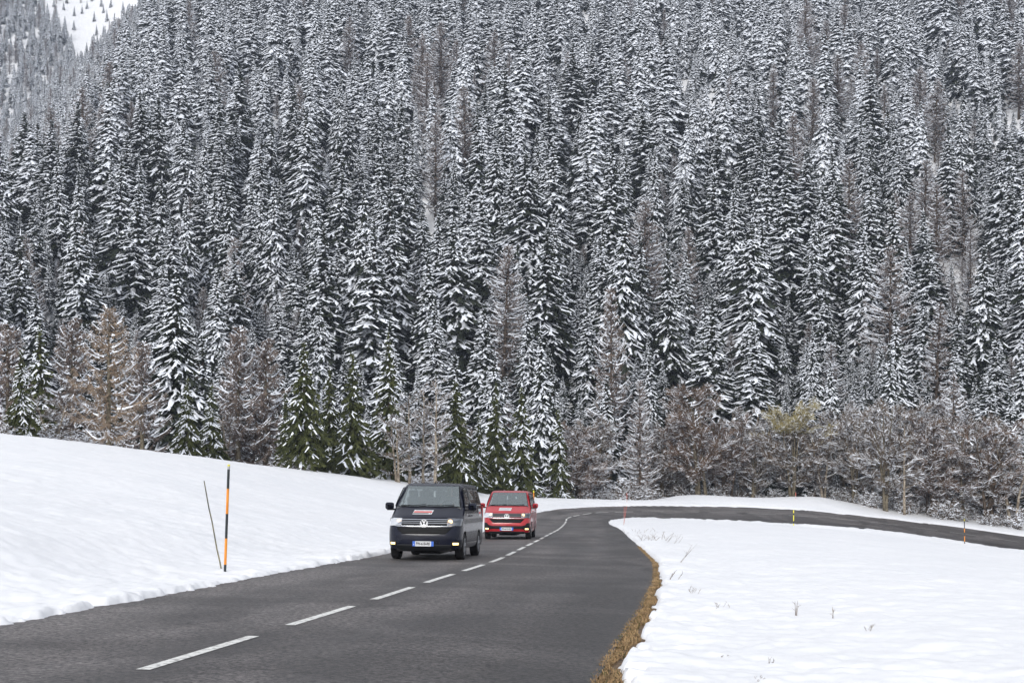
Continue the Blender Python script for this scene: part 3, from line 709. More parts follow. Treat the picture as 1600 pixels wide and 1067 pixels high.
    s = MB(); s.box((0, py + .008, .42), (.27, .008, .062)); npl = s.build("number_plate", M['white_plate'], v)
    for xx in (-.238, .238): s = MB(); s.box((xx, py - .001, .42), (.032, .006, .062)); s.build("blue_band", M['blue_plate'], npl)
    s = MB(); text_mb(plate, .105, s, lambda x, y: (x, py - .0045, .42 + y), 0, .03, .37); s.build("lettering", M['ink'], npl)
    s = MB(); text_mb("F", .05, s, lambda x, y: (x - .238, py - .0085, .395 + y), 0, .02); s.build("country_letter", M['white_plate'], npl)
    # ---- mirrors
    for sg in (-1, 1):
        s = MB(); prof = [(-.10, .35), (-.085, .85), (-.03, 1.0), (.05, .95), (.075, .8)]; b = len(s.v)
        cx, cy, cz = sg * 1.10, -1.26, 1.36; n = 20
        for (yy, sc) in prof:
            for k in range(n):
                a = 2 * math.pi * k / n; ca, sa = math.cos(a), math.sin(a); ex = .55
                s.v.append((cx + .115 * sc * math.copysign(abs(ca) ** ex, ca), cy + yy, cz + .095 * sc * math.copysign(abs(sa) ** ex, sa)))
        for i in range(len(prof) - 1):
            for k in range(n): s.f.append((b + i * n + k, b + i * n + (k + 1) % n, b + (i + 1) * n + (k + 1) % n, b + (i + 1) * n + k)); s.m.append(0)
        s.f.append(tuple(b + k for k in range(n))); s.m.append(0)
        mi = s.build("wing_mirror", PM, v, True)
        s = MB(); s.box((sg * .96, -1.25, 1.275), (.075, .05, .022)); s.box((sg * 1.07, -1.25, 1.268), (.09, .07, .018)); s.build("mirror_arm", BP, mi)
        s = MB(); s.box((cx, cy + .078, cz), (.095, .003, .075)); s.build("mirror_glass", M['chrome'], mi)
    # ---- wheels
    for sg in (-1, 1):
        for ay in (AX_F, AX_R):
            s = MB(); c = (sg * .835, ay, WR)
            s.lathe([(-.105, .215), (-.115, .25), (-.112, .305), (-.09, .330), (-.05, .335), (.05, .335), (.09, .330), (.112, .305), (.115, .25), (.105, .215)], 40, 'x', c); ty = s.build("wheel", M['rubber'], v, True)
            s = MB(); s.lathe([(sg * .085, .215), (sg * .105, .222), (sg * .108, .21), (sg * .06, .195), (sg * .045, .09), (sg * .075, .07), (sg * .08, .0)], 32, 'x', c)
            rm = s.build("rim", M['black_plastic'], ty, True); s = MB()
            for k in range(5):
                a = k * 2 * math.pi / 5 + .3
                for da in (-.13, .13): s.tube([(c[0] + sg * .085, c[1] + .05 * math.cos(a), c[2] + .05 * math.sin(a)), (c[0] + sg * .10, c[1] + .21 * math.cos(a + da), c[2] + .21 * math.sin(a + da))], [.022, .016], 5)
            s.lathe([(sg * .095, .215), (sg * .112, .215), (sg * .112, .2), (sg * .095, .2)], 32, 'x', c); s.lathe([(sg * .09, .06), (sg * .10, .05), (sg * .10, .0)], 16, 'x', c)
            s.build("spokes", M['rim'], rm)
            s = MB(); n = 16; b = 0
            for xx in (.60, .93):
                for k in range(n + 1): a = math.pi * (k / n) * 1.16 - .25; s.v.append((sg * xx, ay + (ARCH + .005) * math.cos(a), WR + (ARCH + .005) * math.sin(a)))
            for k in range(n): s.f.append((k, k + 1, n + 1 + k + 1, n + 1 + k)); s.m.append(0)
            cc = len(s.v); s.v.append((sg * .60, ay, WR))
            for k in range(n): s.f.append((k, k + 1, cc)); s.m.append(0)
            s.build("wheel_arch", M['seal'], v)
    # ---- markings on the flank and indicators
    for sg in (-1, 1):
        fs = f_side(sg)
        s = MB(); patch(s, fs, [(-1.24, 1.13), (-.98, 1.13), (-.96, 1.185), (-1.22, 1.185)], 6, 1, .004, 0); s.build("door_sticker", M['sticker_grey'], v); s = MB(); patch(s, fs, [(1.45, 1.10), (2.05, 1.10), (2.05, 1.30), (1.45, 1.30)], 8, 3, .004, 0); fl = s.build("flank_sticker", M['white_plate'], v)
        s = MB(); patch(s, fs, [(1.50, 1.16), (2.0, 1.16), (2.0, 1.22), (1.50, 1.22)], 8, 1, .0055, 0); s.build("red_lettering", M['sticker_red'], fl)
        s = MB(); patch(s, fs, [(2.18, 1.0), (2.24, 1.0), (2.24, 1.04), (2.18, 1.04)], 2, 1, .006, .004); s.build("side_marker", M['amber'], v)
    s = MB(); s.tube([(0, -.55, 1.98), (0, -.52, 2.04)], [.02, .008], 6); s.build("antenna", BP, v)
    # ---- cabin
    s = MB(); s.box((0, -1.40, 1.22), (.84, .24, .12)); s.box((0, -1.35, 1.0), (.86, .16, .35)); s.box((.38, -1.22, 1.33), (.19, .12, .05)); s.build("dashboard", M['cabin'], v)
    s = MB(); s.box((0, .75, 1.905), (.66, 1.38, .01)); s.build("headlining", M['cabin_pale'], v)
    s = MB(); s.box((0, .2, .62), (.84, 2.1, .02)); s.build("cabin_floor", M['cabin'], v)
    mx = Matrix.Rotation(R(14), 3, 'X')
    for (x, y) in ((.40, -.62), (-.28, -.62), (-.62, -.62), (.45, .35), (-.05, .35), (-.5, .35), (.45, 1.3), (-.05, 1.3), (-.5, 1.3)):
        w = .22 if x != -.62 and x != -.28 else .17
        s = MB(); s.box((x, y - .08, 1.0), (w, .24, .07)); s.box((x, y + .20, 1.32), (w - .02, .055, .30), 0, mx); s.box((x, y - .05, .8), (w - .05, .2, .16)); se = s.build("seat", M['seat_cloth'], v)
        bm = bmesh.new(); bm.from_mesh(se.data); bmesh.ops.bevel(bm, geom=bm.edges[:], offset=.025, segments=2, affect='EDGES'); bm.to_mesh(se.data); bm.free()
        s = MB(); s.box((x, y + .285, 1.70), (.12, .045, .08), 0, mx); s.tube([(x - .05, y + .27, 1.58), (x - .05, y + .28, 1.66)], .008, 5); s.tube([(x + .05, y + .27, 1.58), (x + .05, y + .28, 1.66)], .008, 5); s.build("headrest", M['seat_cloth'], se)
    s = MB(); cw = Vector((.40, -1.0, 1.36)); rt = Matrix.Rotation(R(-38), 3, 'X'); pr = [tuple(cw + rt @ Vector((.185 * math.cos(a), .0, .185 * math.sin(a)))) for a in [2 * math.pi * k / 24 for k in range(25)]]
    s.tube(pr, .015, 6, 0, False); s.tube([tuple(cw), tuple(cw + Vector((0, -.25, -.16)))], .03, 6)
    for a in (0, math.pi, -math.pi / 2): s.tube([tuple(cw), tuple(cw + rt @ Vector((.18 * math.cos(a), 0, .18 * math.sin(a))))], .014, 5)
    s.build("steering_wheel", BP, v)
    s = MB(); p, n = f_front(0, 1.83); s.box((0, p.y + .10, 1.80), (.11, .015, .035)); s.build("rear_view_mirror", M['cabin'], v)
    return v

def on_road(s_, d):
    x, y, z = cl_at(s_, d, 0.0); k = int(np.argmin(abs(S - s_))); return (x, y, z), math.asin(TAN[k, 2] / math.sqrt(1 + TAN[k, 2] ** 2)), math.atan2(TAN[k, 0], TAN[k, 1])
def set_van(paint, style, plate, label, Yf, Xf, extra, jack, dlabel):
    """Yf, Xf: distance and offset of the front axle; the rear follows the lane"""
    k, sd = road_frame(np.array([Xf]), np.array([Yf])); k = int(k[0]); zf = float(road_z(np.array([k]), sd, np.array([Xf]), np.array([Yf]))[0])
    yaw = -math.atan2(TAN[k, 0], TAN[k, 1]) + extra
    # origin is 1.53 m behind the front axle
    dirx, diry = math.sin(-yaw), math.cos(-yaw)
    X = Xf + 1.53 * dirx; Y = Yf + 1.53 * diry
    k2, sd2 = road_frame(np.array([X]), np.array([Y])); z = float(road_z(k2, sd2, np.array([X]), np.array([Y]))[0])
    pitch = math.atan2(z - zf, 1.53)
    v = make_van(paint, style, plate, label, (X, Y, z), pitch, yaw)
    d = make_driver(jack); tag(d, dlabel, "person", "van drivers"); bpy.context.view_layer.update()
    d.matrix_world = Matrix.Translation((X, Y, z)) @ Matrix.Rotation(yaw, 4, 'Z') @ Matrix.Rotation(pitch, 4, 'X') @ Matrix.Translation((.40, -.60, 1.10))
    return v
set_van('navy', 'dark', 'FW-618-RK', "dark blue van with chrome grille, leading on the left lane with its lights on", 34.9, -2.17, R(.0), 'jacket', "driver in a pale jacket at the wheel of the dark blue van")
set_van('red', 'red', 'FN-615-RK', "red van with black bumper trim following behind the dark blue van", 55.2, -.16, R(.0), 'jacket2', "driver in a dark jacket at the wheel of the red van")

# ------------------------------------------------------------------ marker poles
M['pole_orange'], _, _ = noisy(mat('pole_orange', (.75, .26, .02), .5), (.66, .22, .015), (.80, .29, .03), 6, 3)
M['pole_black'] = mat('pole_black', (.018, .024, .026), .5)
M['pole_yellow'] = mat('pole_yellow', (.72, .66, .05), .5)
M['pole_grey'] = mat('pole_grey', (.35, .36, .36), .4)
M['pole_red'] = mat('pole_red', (.50, .10, .07), .5)
M['pole_pale'] = mat('pole_pale', (.55, .42, .40), .6)
M['old_wood'], _, _ = noisy(mat('old_wood', (.2, .18, .13), .9), (.05, .055, .05), (.22, .20, .13), 5, 4)
def banded_pole(name, base, top, r, bands, label, group=None):
    """bands: (part name, from, to, material) along 0..1; the first is the thing's shaft"""
    b = Vector(base); t = Vector(top) - b; o = empty(name, base)
    for nm, a0, a1, m in bands:
        s = MB(); lo = t * a0 - (t.normalized() * .5 if a0 == 0 else Vector()); s.tube([lo, t * a1], r, 10); s.build(nm, M[m], o, False)
    tag(o, label, "marker pole", group); return o
def pole_px(name, bx, by, tx, ty, r, bands, label, group="snow marker poles beside the road", Y=None, y0=15):
    if Y is None: X, Y, z = hit(bx, by, y0)
    else: X = (bx - 800) / 2100 * Y; z = zat(X, Y)
    T = ((tx - 800) / 2100 * Y, Y, (533.5 - ty) / 2100 * Y)
    print(name, label[:24], "Y", round(Y, 1), "h", round(T[2] - z, 2)); return banded_pole(name, (X, Y, z), T, r, bands, label, group)
pole_px("snow_marker_pole", 351.5, 893, 357.5, 725.5, .026, [("black_band", 0, .066, 'pole_black'), ("orange_band", .066, .31, 'pole_orange'), ("black_band", .31, .54, 'pole_black'), ("orange_band", .54, .775, 'pole_orange'), ("black_band", .775, .955, 'pole_black'), ("grey_sleeve", .955, .985, 'pole_grey'), ("yellow_tip", .985, 1, 'pole_yellow')],
        "tall black and orange banded snow pole on the left bank before the dark van")
X, Y, z = hit(347.5, 888, 15)
s = MB(); T = ((318.5 - 800) / 2100 * Y, Y, (533.5 - 751) / 2100 * Y); b = Vector((X, Y, z - .15)); n = 7
s.tube([b.lerp(Vector(T), i / n) + Vector((.006 * math.sin(i * 2.1), 0, 0)) for i in range(n + 1)], [.018, .017, .016, .015, .015, .014, .013, .011], 7)
tag(s.build("leaning_stake", M['old_wood']), "thin weathered stake leaning left beside the banded pole on the left bank", "stake")
pole_px("snow_marker_pole", 834, 803, 834, 766, .045, [("orange_band", 0, .3, 'pole_orange'), ("black_band", .3, .6, 'pole_black'), ("orange_band", .6, .93, 'pole_orange'), ("yellow_tip", .93, 1, 'pole_yellow')],
        "orange-topped snow pole standing at the road edge just right of the red van's roof", Y=108)
pole_px("snow_marker_pole", 974.5, 821, 975.5, 792, .013, [("pale_shaft", 0, .5, 'pole_pale'), ("red_top", .5, 1, 'pole_red')], "thin red-topped pole on the tip of the snow field inside the bend", Y=88)
pole_px("snow_marker_pole", 974.5, 805, 979, 790, .014, [("red_shaft", 0, 1, 'pole_red')], "short red rod leaning right beside the thin red-topped pole", Y=93)
pole_px("snow_marker_pole", 979.5, 787.5, 979.5, 770, .032, [("red_shaft", 0, .35, 'pole_pale'), ("red_top", .35, 1, 'pole_red')], "red-headed pole on the outer edge of the bend against the dark forest", Y=137)
pole_px("snow_marker_pole", 1243.5, 790, 1243.2, 769, .035, [("pale_shaft", 0, .5, 'pole_pale'), ("red_top", .5, 1, 'pole_red')], "red-topped pole on the snow mound behind the yellow-banded pole", Y=149)
pole_px("snow_marker_pole", 1240, 816.5, 1240, 796.5, .048, [("yellow_band", 0, .14, 'pole_yellow'), ("black_band", .14, .3, 'pole_black'), ("yellow_band", .3, .68, 'pole_yellow'), ("black_band", .68, .8, 'pole_black'), ("yellow_band", .8, 1, 'pole_yellow')], "yellow-banded pole on the near side of the far road", Y=131.5)
pole_px("snow_marker_pole", 1507.3, 849, 1506.8, 811, .042, [("black_band", 0, .08, 'pole_black'), ("orange_band", .08, .31, 'pole_orange'), ("black_band", .31, .46, 'pole_black'), ("orange_band", .46, .62, 'pole_orange'), ("black_band", .62, .93, 'pole_black'), ("yellow_tip", .93, 1, 'pole_yellow')], "orange-banded pole on the near side of the far road, close to the right", Y=133.5)

# ------------------------------------------------------------------ dead grass on the verge, stems poking through the snow
rg = random.Random(9)
g = MB(); ga = MB()
for i in range(26000):
    s_ = S12 + rg.uniform(-3.5, 36); k = int(np.searchsorted(S, s_)); k = min(k, len(S) - 1)
    wid = float(np.interp(s_, [S12 - 10, S12 + 3, S12 + 12, S12 + 17, S12 + 21, S12 + 30, S12 + 45], [.24, .18, .10, .09, .06, .03, 0.0])) * (.1 + 1.5 * float(vnoise(s_ * 1.6, 0, 5)))
    if float(vnoise(s_ * 2.3, 4, 8)) < .22 and rg.random() < .6: continue
    d = -(HWR[k] + rg.uniform(-.06, wid)); x, y, z = cl_at(s_, d, 0); z -= .03
    h = rg.uniform(.015, .06); a = rg.uniform(0, 6.28); lx, ly = math.cos(a) * h * rg.uniform(.4, 1.8), math.sin(a) * h * rg.uniform(.4, 1.8); w = rg.uniform(.002, .0045); pa = a + 1.57
    b = len(g.v); px_, py_ = math.cos(pa) * w, math.sin(pa) * w
    g.v.extend([(x - px_, y - py_, z), (x + px_, y + py_, z), (x + lx * .5 + px_, y + ly * .5 + py_, z + h * .8), (x + lx * .5 - px_, y + ly * .5 - py_, z + h * .8), (x + lx, y + ly, z + h * rg.uniform(.5, 1.1))])
    g.f.extend([(b, b + 1, b + 2, b + 3), (b + 3, b + 2, b + 4)]); gm = 1 if rg.random() < .13 else 0; g.m.extend([gm, gm])
tag(g.build("dead_grass", [M['straw'], M['needle_green']]), "matted straw-coloured dead grass along the road edge beside the snow field", "grass", kind='stuff')
M['stem'], _, _ = noisy(mat('dry_stem', (.2, .16, .13), .9), (.13, .11, .10), (.30, .25, .2), 8, 3)
def stems(px, py, h, n, spread, label, curve=.3, thick=.0035, seed=0, lean=0):
    X, Y, z = hit(px, py, 9); r = random.Random(seed); s = MB()
    for i in range(n):
        x0 = r.uniform(-spread, spread); y0 = r.uniform(-spread, spread); hh = h * r.uniform(.6, 1.0); a = r.uniform(0, 6.28)
        pts = [(x0 + math.cos(a) * curve * hh * t * t + lean * hh * t, y0 + math.sin(a) * curve * hh * t * t, hh * t - .04) for t in (0, .35, .7, 1)]
        s.tube(pts, [thick, thick, thick * .8, thick * .5], 4, 0, False)
        for k in range(3):
            q = r.uniform(.4, .95); p = Vector(pts[1]).lerp(Vector(pts[3]), (q - .35) / .65); s.tube([p, p + Vector((r.uniform(-.06, .06), r.uniform(-.06, .06), r.uniform(.0, .08))) * (h * 3)], [thick * .6, thick * .4], 3, 0, False)
    o = s.build("dry_stems", M['stem']); o.location = (X, Y, z); tag(o, label, "plant", "dry plants poking through the snow"); return o
stems(1248, 962, .24, 3, .05, "upright dry stems in the right snow field, left of the two pairs", .12, .0042, 1)
stems(1298, 968, .24, 2, .035, "upright dry stems in the right snow field, right of the two pairs", .12, .0042, 2)
stems(1360, 986, .12, 5, .08, "tiny dry tuft in the snow right of the paired stems", .5, .003, 3)
stems(1022, 843, .30, 26, .55, "dark wiry clump sprouting near the road edge inside the bend", 1.0, .0045, 4)
stems(1002, 833, .22, 16, .8, "low dark stems left of the dark wiry clump inside the bend", 1.0, .004, 5)
stems(1048, 848, .42, 5, .3, "slanting dry stems right of the dark wiry clump inside the bend", .5, .004, 6, .9)
stems(1062, 878, .55, 3, .06, "long dry stems slanting right, half way along the road's outer curve", .15, .0035, 7, .8)
stems(1052, 905, .25, 4, .1, "short slanting stems below the long slanting ones", .3, .005, 8, .4)
stems(1085, 925, .16, 6, .1, "small dry tuft in the snow below the slanting stems", .6, .0035, 9)
stems(1125, 948, .12, 5, .15, "scattered short stems right of the small dry tuft", .9, .003, 10, .6)
stems(1200, 1038, .10, 4, .04, "single short stem group near the bottom of the right snow field", .4, .0025, 11, .5)
stems(1135, 1030, .06, 10, .08, "dark little tuft in the snow near the bottom of the photo", .9, .0025, 12)
stems(1195, 1062, .06, 14, .10, "green-brown tuft in the snow at the bottom edge of the photo", .9, .0025, 13)
# ------------------------------------------------------------------ tree builders
def prism(mb, a, b, wa, wb, th, mt, mbm, up=Vector((0, 0, 1))):
    """a spray from a to b: two snow-bearing upper faces, dark underside"""
    d = (b - a)
    sd = d.cross(up)
    if sd.length < 1e-4: sd = Vector((1, 0, 0))
    sd.normalize()
    ta = a + up * th; tb = b + up * th * .5
    n = len(mb.v)
    mb.v.extend([tuple(a - sd * wa), tuple(a + sd * wa), tuple(ta), tuple(b - sd * wb), tuple(b + sd * wb), tuple(tb)])
    mb.f.extend([(n + 0, n + 2, n + 5, n + 3), (n + 2, n + 1, n + 4, n + 5), (n + 1, n + 0, n + 3, n + 4), (n + 3, n + 5, n + 4)])
    mb.m.extend([mt, mt if random.random() < .85 else 0, 0, mt])

def spruce_crown(H, Rad, rnd, snow=.8, low=.06, droop=1.0, dens=1.0, pad=1.0, tw=.74):
    """slot 0 needles, slot 1 snow"""
    mb = MB(); U = rnd.uniform
    z = H * low; step0 = .54 / dens
    asym = [U(.8, 1.15) for _ in range(8)]
    while z < H * .985:
        t = (z - H * low) / (H * (1 - low))
        prof = (1 - t) ** 1.08 * (1.0 if t > .12 else .80 + 1.67 * t) + .03
        rr = Rad * prof + .12
        nb = max(4, int(round((5 + 5 * (1 - t)) * dens ** .5))); sw = min(1.0, .64 + .55 * t)
        a0 = U(0, 6.28)
        for j in range(nb):
            az = a0 + 6.283 * (j + U(-.32, .32)) / nb
            L = rr * U(.62, 1.18) * asym[int(az / .785) % 8]
            if rnd.random() < .06: L *= .5
            zz = z + U(-.22, .22)
            e0 = (.12 - .42 * (1 - t)) * droop + (.5 * max(0, t - .85) / .15) + U(-.14, .14)          # lower limbs hang
            dr = (.34 + .20 * (1 - t)) * droop * U(.7, 1.4)
            ux, uy = math.cos(az), math.sin(az)
            def pt(q):
                return Vector((ux * L * q, uy * L * q, zz + L * (e0 * q - dr * q * q + .16 * q ** 4)))
            ks = [.0, .34, .62, .84, 1.0] if L > .8 else [0, .5, 1.0]
            ps = [pt(q) for q in ks]
            w0 = min(.34, .08 + .10 * L) * pad
            has = rnd.random() < (snow + .1) * sw
            for i in range(len(ps) - 1):
                q = ks[i]
                wa = w0 * (.55 + 1.0 * q if q < .6 else 1.15 * (1.25 - q)); q2 = ks[i + 1]
                wb = w0 * (.55 + 1.0 * q2 if q2 < .6 else 1.15 * (1.25 - q2))
                sn = 1 if (has and rnd.random() < snow + .06 and q > .12) else 0
                prism(mb, ps[i] + Vector((0, 0, U(-.03, .03))), ps[i + 1], wa, wb * .9, (.055 + .5 * wa) if sn else .04, sn, 0)
            # side twigs
            if L > .55:
                nt = int(2 + L * 2.1)
                for k in range(nt):
                    q = .25 + .7 * (k + U(0, .8)) / nt
                    if q > .97: continue
                    p = pt(q); side = 1 if k % 2 else -1
                    ta = az + side * U(.55, .95); tl = L * (.52 - .34 * q) * U(.7, 1.25) + .12
                    dz = -tl * U(.25, .75) * droop
                    e = p + Vector((math.cos(ta) * tl, math.sin(ta) * tl, dz))
                    sn = 1 if (has and rnd.random() < snow * tw * sw) else 0
                    w = w0 * U(.32, .6)
                    prism(mb, p, e, w, w * .5, (.05 + .4 * w) if sn else .03, sn, 0)
                    # hanging needle curtain under the twig
                    b = len(mb.v); m_ = (p + e) / 2; hgt = U(.14, .42) * min(1, L) * (.6 + .4 * (1 - t))
                    mb.v.extend([tuple(p), tuple(e), tuple(m_ + Vector((U(-.08, .08), U(-.08, .08), -hgt)))]); mb.f.append((b, b + 1, b + 2)); mb.m.append(0)
                for k in range(int(2 + L * 1.6)):
                    q = U(.12, .9); p = pt(q); q2 = min(1, q + U(.12, .3)); e = pt(q2); b = len(mb.v)
                    h2 = U(.2, .55) * min(1, L * .8)
                    mb.v.extend([tuple(p), tuple(e), tuple((p + e) / 2 + Vector((U(-.12, .12), U(-.12, .12), -h2)))]); mb.f.append((b, b + 1, b + 2)); mb.m.append(0)
            # inner dark foliage near the stem
            for k in range(3):
                q = U(.05, .55); p = pt(q) + Vector((U(-.15, .15), U(-.15, .15), U(-.35, .1))); b = len(mb.v); s_ = U(.2, .5) * min(1, .4 + .3 * rr)
                mb.v.extend([tuple(p + Vector((U(-s_, s_), U(-s_, s_), U(-s_, s_)))) for _ in range(3)]); mb.f.append((b, b + 1, b + 2)); mb.m.append(0)
        z += step0 * U(.75, 1.25) * (.65 + .55 * (1 - t))
    # leader
    prism(mb, Vector((0, 0, H * .95)), Vector((U(-.06, .06), U(-.06, .06), H * 1.02)), .07, .02, .03, 1, 0)
    return mb

def trunk_mb(H, r, bend=0.0, n=7, top=.98, m=0, rnd=random, depth=.8):
    mb = MB(); pts = []; rad = []
    for i in range(10):
        t = i / 9; pts.append((bend * math.sin(t * 2.4), bend * .6 * math.sin(t * 3.3 + 1) - bend * .5, -depth + t * (H * top + depth))); rad.append(r * (1 - t) ** .8 * (1.25 if i == 0 else 1) + .012)
    mb.tube(pts, rad, n, m); return mb

def larch_crown(H, Rad, rnd, snow=.65, fine=1.0, orange=False):
    """slot 0 twigs, slot 1 snow: sweeping bare limbs with a haze of fine brown twigs"""
    mb = MB(); U = rnd.uniform; z = H * .10
    while z < H * .97:
        t = z / H; rr = Rad * ((1 - t) ** .75) * (1 if t > .25 else .75 + t) + .15
        for j in range(rnd.choice((3, 4, 4, 5))):
            az = U(0, 6.283); L = rr * U(.55, 1.2); ux, uy = math.cos(az), math.sin(az); zz = z + U(-.3, .3)
            e0 = U(-.25, .2) + .45 * t; lift = U(.05, .3); sag = U(.25, .55)
            cw = U(-.25, .25)
            def pt(q):
                a = az + cw * q
                return Vector((math.cos(a) * L * q, math.sin(a) * L * q, zz + L * (e0 * q - sag * q * (1 - q) * 1.2 + lift * q ** 3)))
            n = 5; ps = [pt(i / n) for i in range(n + 1)]; lim = rnd.random() < snow; q0 = U(0, .35)
            for i in range(n):
                w = (.075 * (1 - i / n) + .03); sn = 1 if (lim and i / n >= q0) else 0
                prism(mb, ps[i], ps[i + 1], w * (1.4 if sn else 1), w * (1.1 if sn else .7), w * (1.9 if sn else 1), sn, 0)
            for k in range(int((6 + L * 8) * fine)):
                q = U(.12, 1); p = pt(q); ta = az + U(-1.15, 1.15); tl = U(.15, .5) * (.5 + .28 * L * (1.1 - q))
                e = p + Vector((math.cos(ta) * tl, math.sin(ta) * tl, tl * U(-1.0, .25)))
                sn = 1 if rnd.random() < snow * .3 else 0; w = U(.016, .032)
                prism(mb, p, e, w * (1.5 if sn else 1), w * .6, w * (1.8 if sn else .8), sn, 0)
                for _ in range(2):
                    m_ = p.lerp(e, U(.2, 1)); b = len(mb.v); f_ = m_ + Vector((U(-.16, .16), U(-.16, .16), U(-.28, .06)))
                    w = U(.010, .022); mb.v.extend([tuple(m_ + Vector((0, 0, w))), tuple(m_ - Vector((w, w, w))), tuple(f_)]); mb.f.append((b, b + 1, b + 2)); mb.m.append(0)
        z += U(.28, .5) * (.6 + .5 * (1 - t))
    return mb

def broad_tree(H, Rad, rnd, stems=3, snow=.35, fine=1.0, spread=.5, tipslot=0, base=.15):
    """returns (trunk, crown); crown slots 0 twig, 1 snow, 2 outer twig colour"""
    tk = MB(); cr = MB(); U = rnd.uniform
    def twig(p, d, L, lvl):
        e = p + d * L
        sn = rnd.random() < snow * (.9 if abs(d.z) < .6 else .45)
        w = {0: .036, 1: .020, 2: .012}[lvl] * (1.15 if sn else .9) * (.8 + .03 * H)
        top = (e.z > H * .66) and rnd.random() < .92
        bs = 2 if (top and tipslot) else 0
        up = Vector((0, 0, 1)); sd = d.cross(up)
        if sd.length < .05: sd = Vector((1, 0, 0))
        sd.normalize(); nrm = sd.cross(d).normalized(); b = len(cr.v)
        if nrm.z < 0: nrm = -nrm
        cr.v.extend([tuple(p - sd * w), tuple(p + sd * w), tuple(p + nrm * w * (2.0 if sn else 1.3)), tuple(e - sd * w * .5), tuple(e + sd * w * .5), tuple(e + nrm * w * .8)])
        s_ = 1 if sn else bs
        cr.f.extend([(b, b + 2, b + 5, b + 3), (b + 2, b + 1, b + 4, b + 5), (b + 1, b, b + 3, b + 4)]); cr.m.extend([s_, s_, bs])
        if lvl < 2:
            nk = int((7 if lvl == 0 else 6) * fine + U(0, 2))
            for k in range(nk):
                q = U(.15, 1); pp = p + d * L * q
                nd = (d + Vector((U(-1, 1), U(-1, 1), U(-.55, .75))) * .85).normalized()
                twig(pp, nd, L * U(.38, .68), lvl + 1)
    for s_ in range(stems):
        az = U(0, 6.28); off = Vector((U(-.35, .35), U(-.35, .35), -.5)) * (1 if stems > 1 else .2)
        hh = H * U(.8, 1.0) if stems > 1 else H; lean = Rad * U(.1, .55) * (1 if stems > 1 else .15)
        pts = []; rad = []; r0 = (.045 + .011 * H) * U(.75, 1.15)
        for i in range(9):
            t = i / 8; pts.append(off + Vector((math.cos(az) * lean * t ** 1.3 + U(-.07, .07), math.sin(az) * lean * t ** 1.3 + U(-.07, .07), (hh * .93 + .5) * t))); rad.append(r0 * (1 - t) ** .9 + .015)
        tk.tube(pts, rad, 6, 0)
        nb = int(13 * (.6 + .05 * H) * (1.5 if stems == 1 else 1))
        for k in range(nb):
            t = base + (.97 - base) * (k + U(0, 1)) / nb; i = min(7, int(t * 8)); p = pts[i].lerp(pts[i + 1], t * 8 - i)
            a2 = U(0, 6.28); el = U(.05, .75) + .4 * t
            d = Vector((math.cos(a2), math.sin(a2), el * (1.2 - spread))).normalized()
            L = Rad * (.95 - .55 * t) * U(.5, 1.0) * (.55 if t < .25 else 1)
            m_ = p + d * L * .5 + Vector((0, 0, U(-.1, .15)))
            prm = [p, m_, p + d * L + Vector((0, 0, L * .15))]
            tk.tube(prm, [r0 * .32 * (1 - t * .6), r0 * .2 * (1 - t * .6), .014], 4, 0, False)
            if rnd.random() < snow + .15:      # snow lying along the limb
                for (u, v) in ((prm[0], prm[1]), (prm[1], prm[2])):
                    w = r0 * .25 + .02; prism(cr, u + Vector((0, 0, .03)), v + Vector((0, 0, .02)), w, w * .8, w * 1.2, 1, 0)
            for q in (.3, .5, .65, .8, .95):
                c0 = prm[0].lerp(prm[2], q); dd = (d + Vector((U(-1, 1), U(-1, 1), U(-.3, .8))) * .6).normalized()
                twig(c0, dd, L * U(.3, .55) + .15, 0 if q < .9 else 0)
    return tk, cr

def shrub_mb(H, Rad, rnd, snow=.5):
    cr = MB(); U = rnd.uniform
    for k in range(26):
        az = U(0, 6.28); d = Vector((math.cos(az) * U(.1, .9), math.sin(az) * U(.1, .9), 1)).normalized(); L = H * U(.5, 1.0)
        p = Vector((U(-.4, .4) * Rad, U(-.4, .4) * Rad, -.2)); q = p + d * L * .5; e = q + (d + Vector((U(-.5, .5), U(-.5, .5), U(-.6, .1)))).normalized() * L * .5
        cr.tube([p, q, e], [.03, .02, .008], 3, 0, False)
        for j in range(9):
            c0 = p.lerp(q, U(.2, 1)) if j < 4 else q.lerp(e, U(0, 1)); dd = Vector((U(-1, 1), U(-1, 1), U(-.4, .6))).normalized(); ll = U(.2, .55) * (.4 + .25 * H)
            sn = 1 if rnd.random() < snow else 0; w = U(.018, .04) * (1.5 if sn else 1)
            prism(cr, c0, c0 + dd * ll, w, w * .5, w * (1.2 if sn else .5), sn, 0)
            for _ in range(2):
                d2 = (dd + Vector((U(-1, 1), U(-1, 1), U(-.6, .6)))).normalized(); c1 = c0 + dd * ll * U(.3, 1)
                sn = 1 if rnd.random() < snow else 0; prism(cr, c1, c1 + d2 * ll * .6, w * .6, w * .3, w * (1. if sn else .4), sn, 0)
    return cr

def tree_pair(kind, mbt, mbc, mt, mcs):
    me_t = mbt.mesh(kind + "_trunk", [mt], True); me_c = mbc.mesh(kind + "_crown", mcs)
    return me_t, me_c
def plant_tree(name, pair, loc, rz, sc, lean=(0, 0)):
    r = empty(name, loc, (lean[0], lean[1], rz)); r.scale = sc
    for nm, me in (("trunk", pair[0]), ("crown", pair[1])):
        o = bpy.data.objects.new(nm, me); C.objects.link(o); o.parent = r
    return r

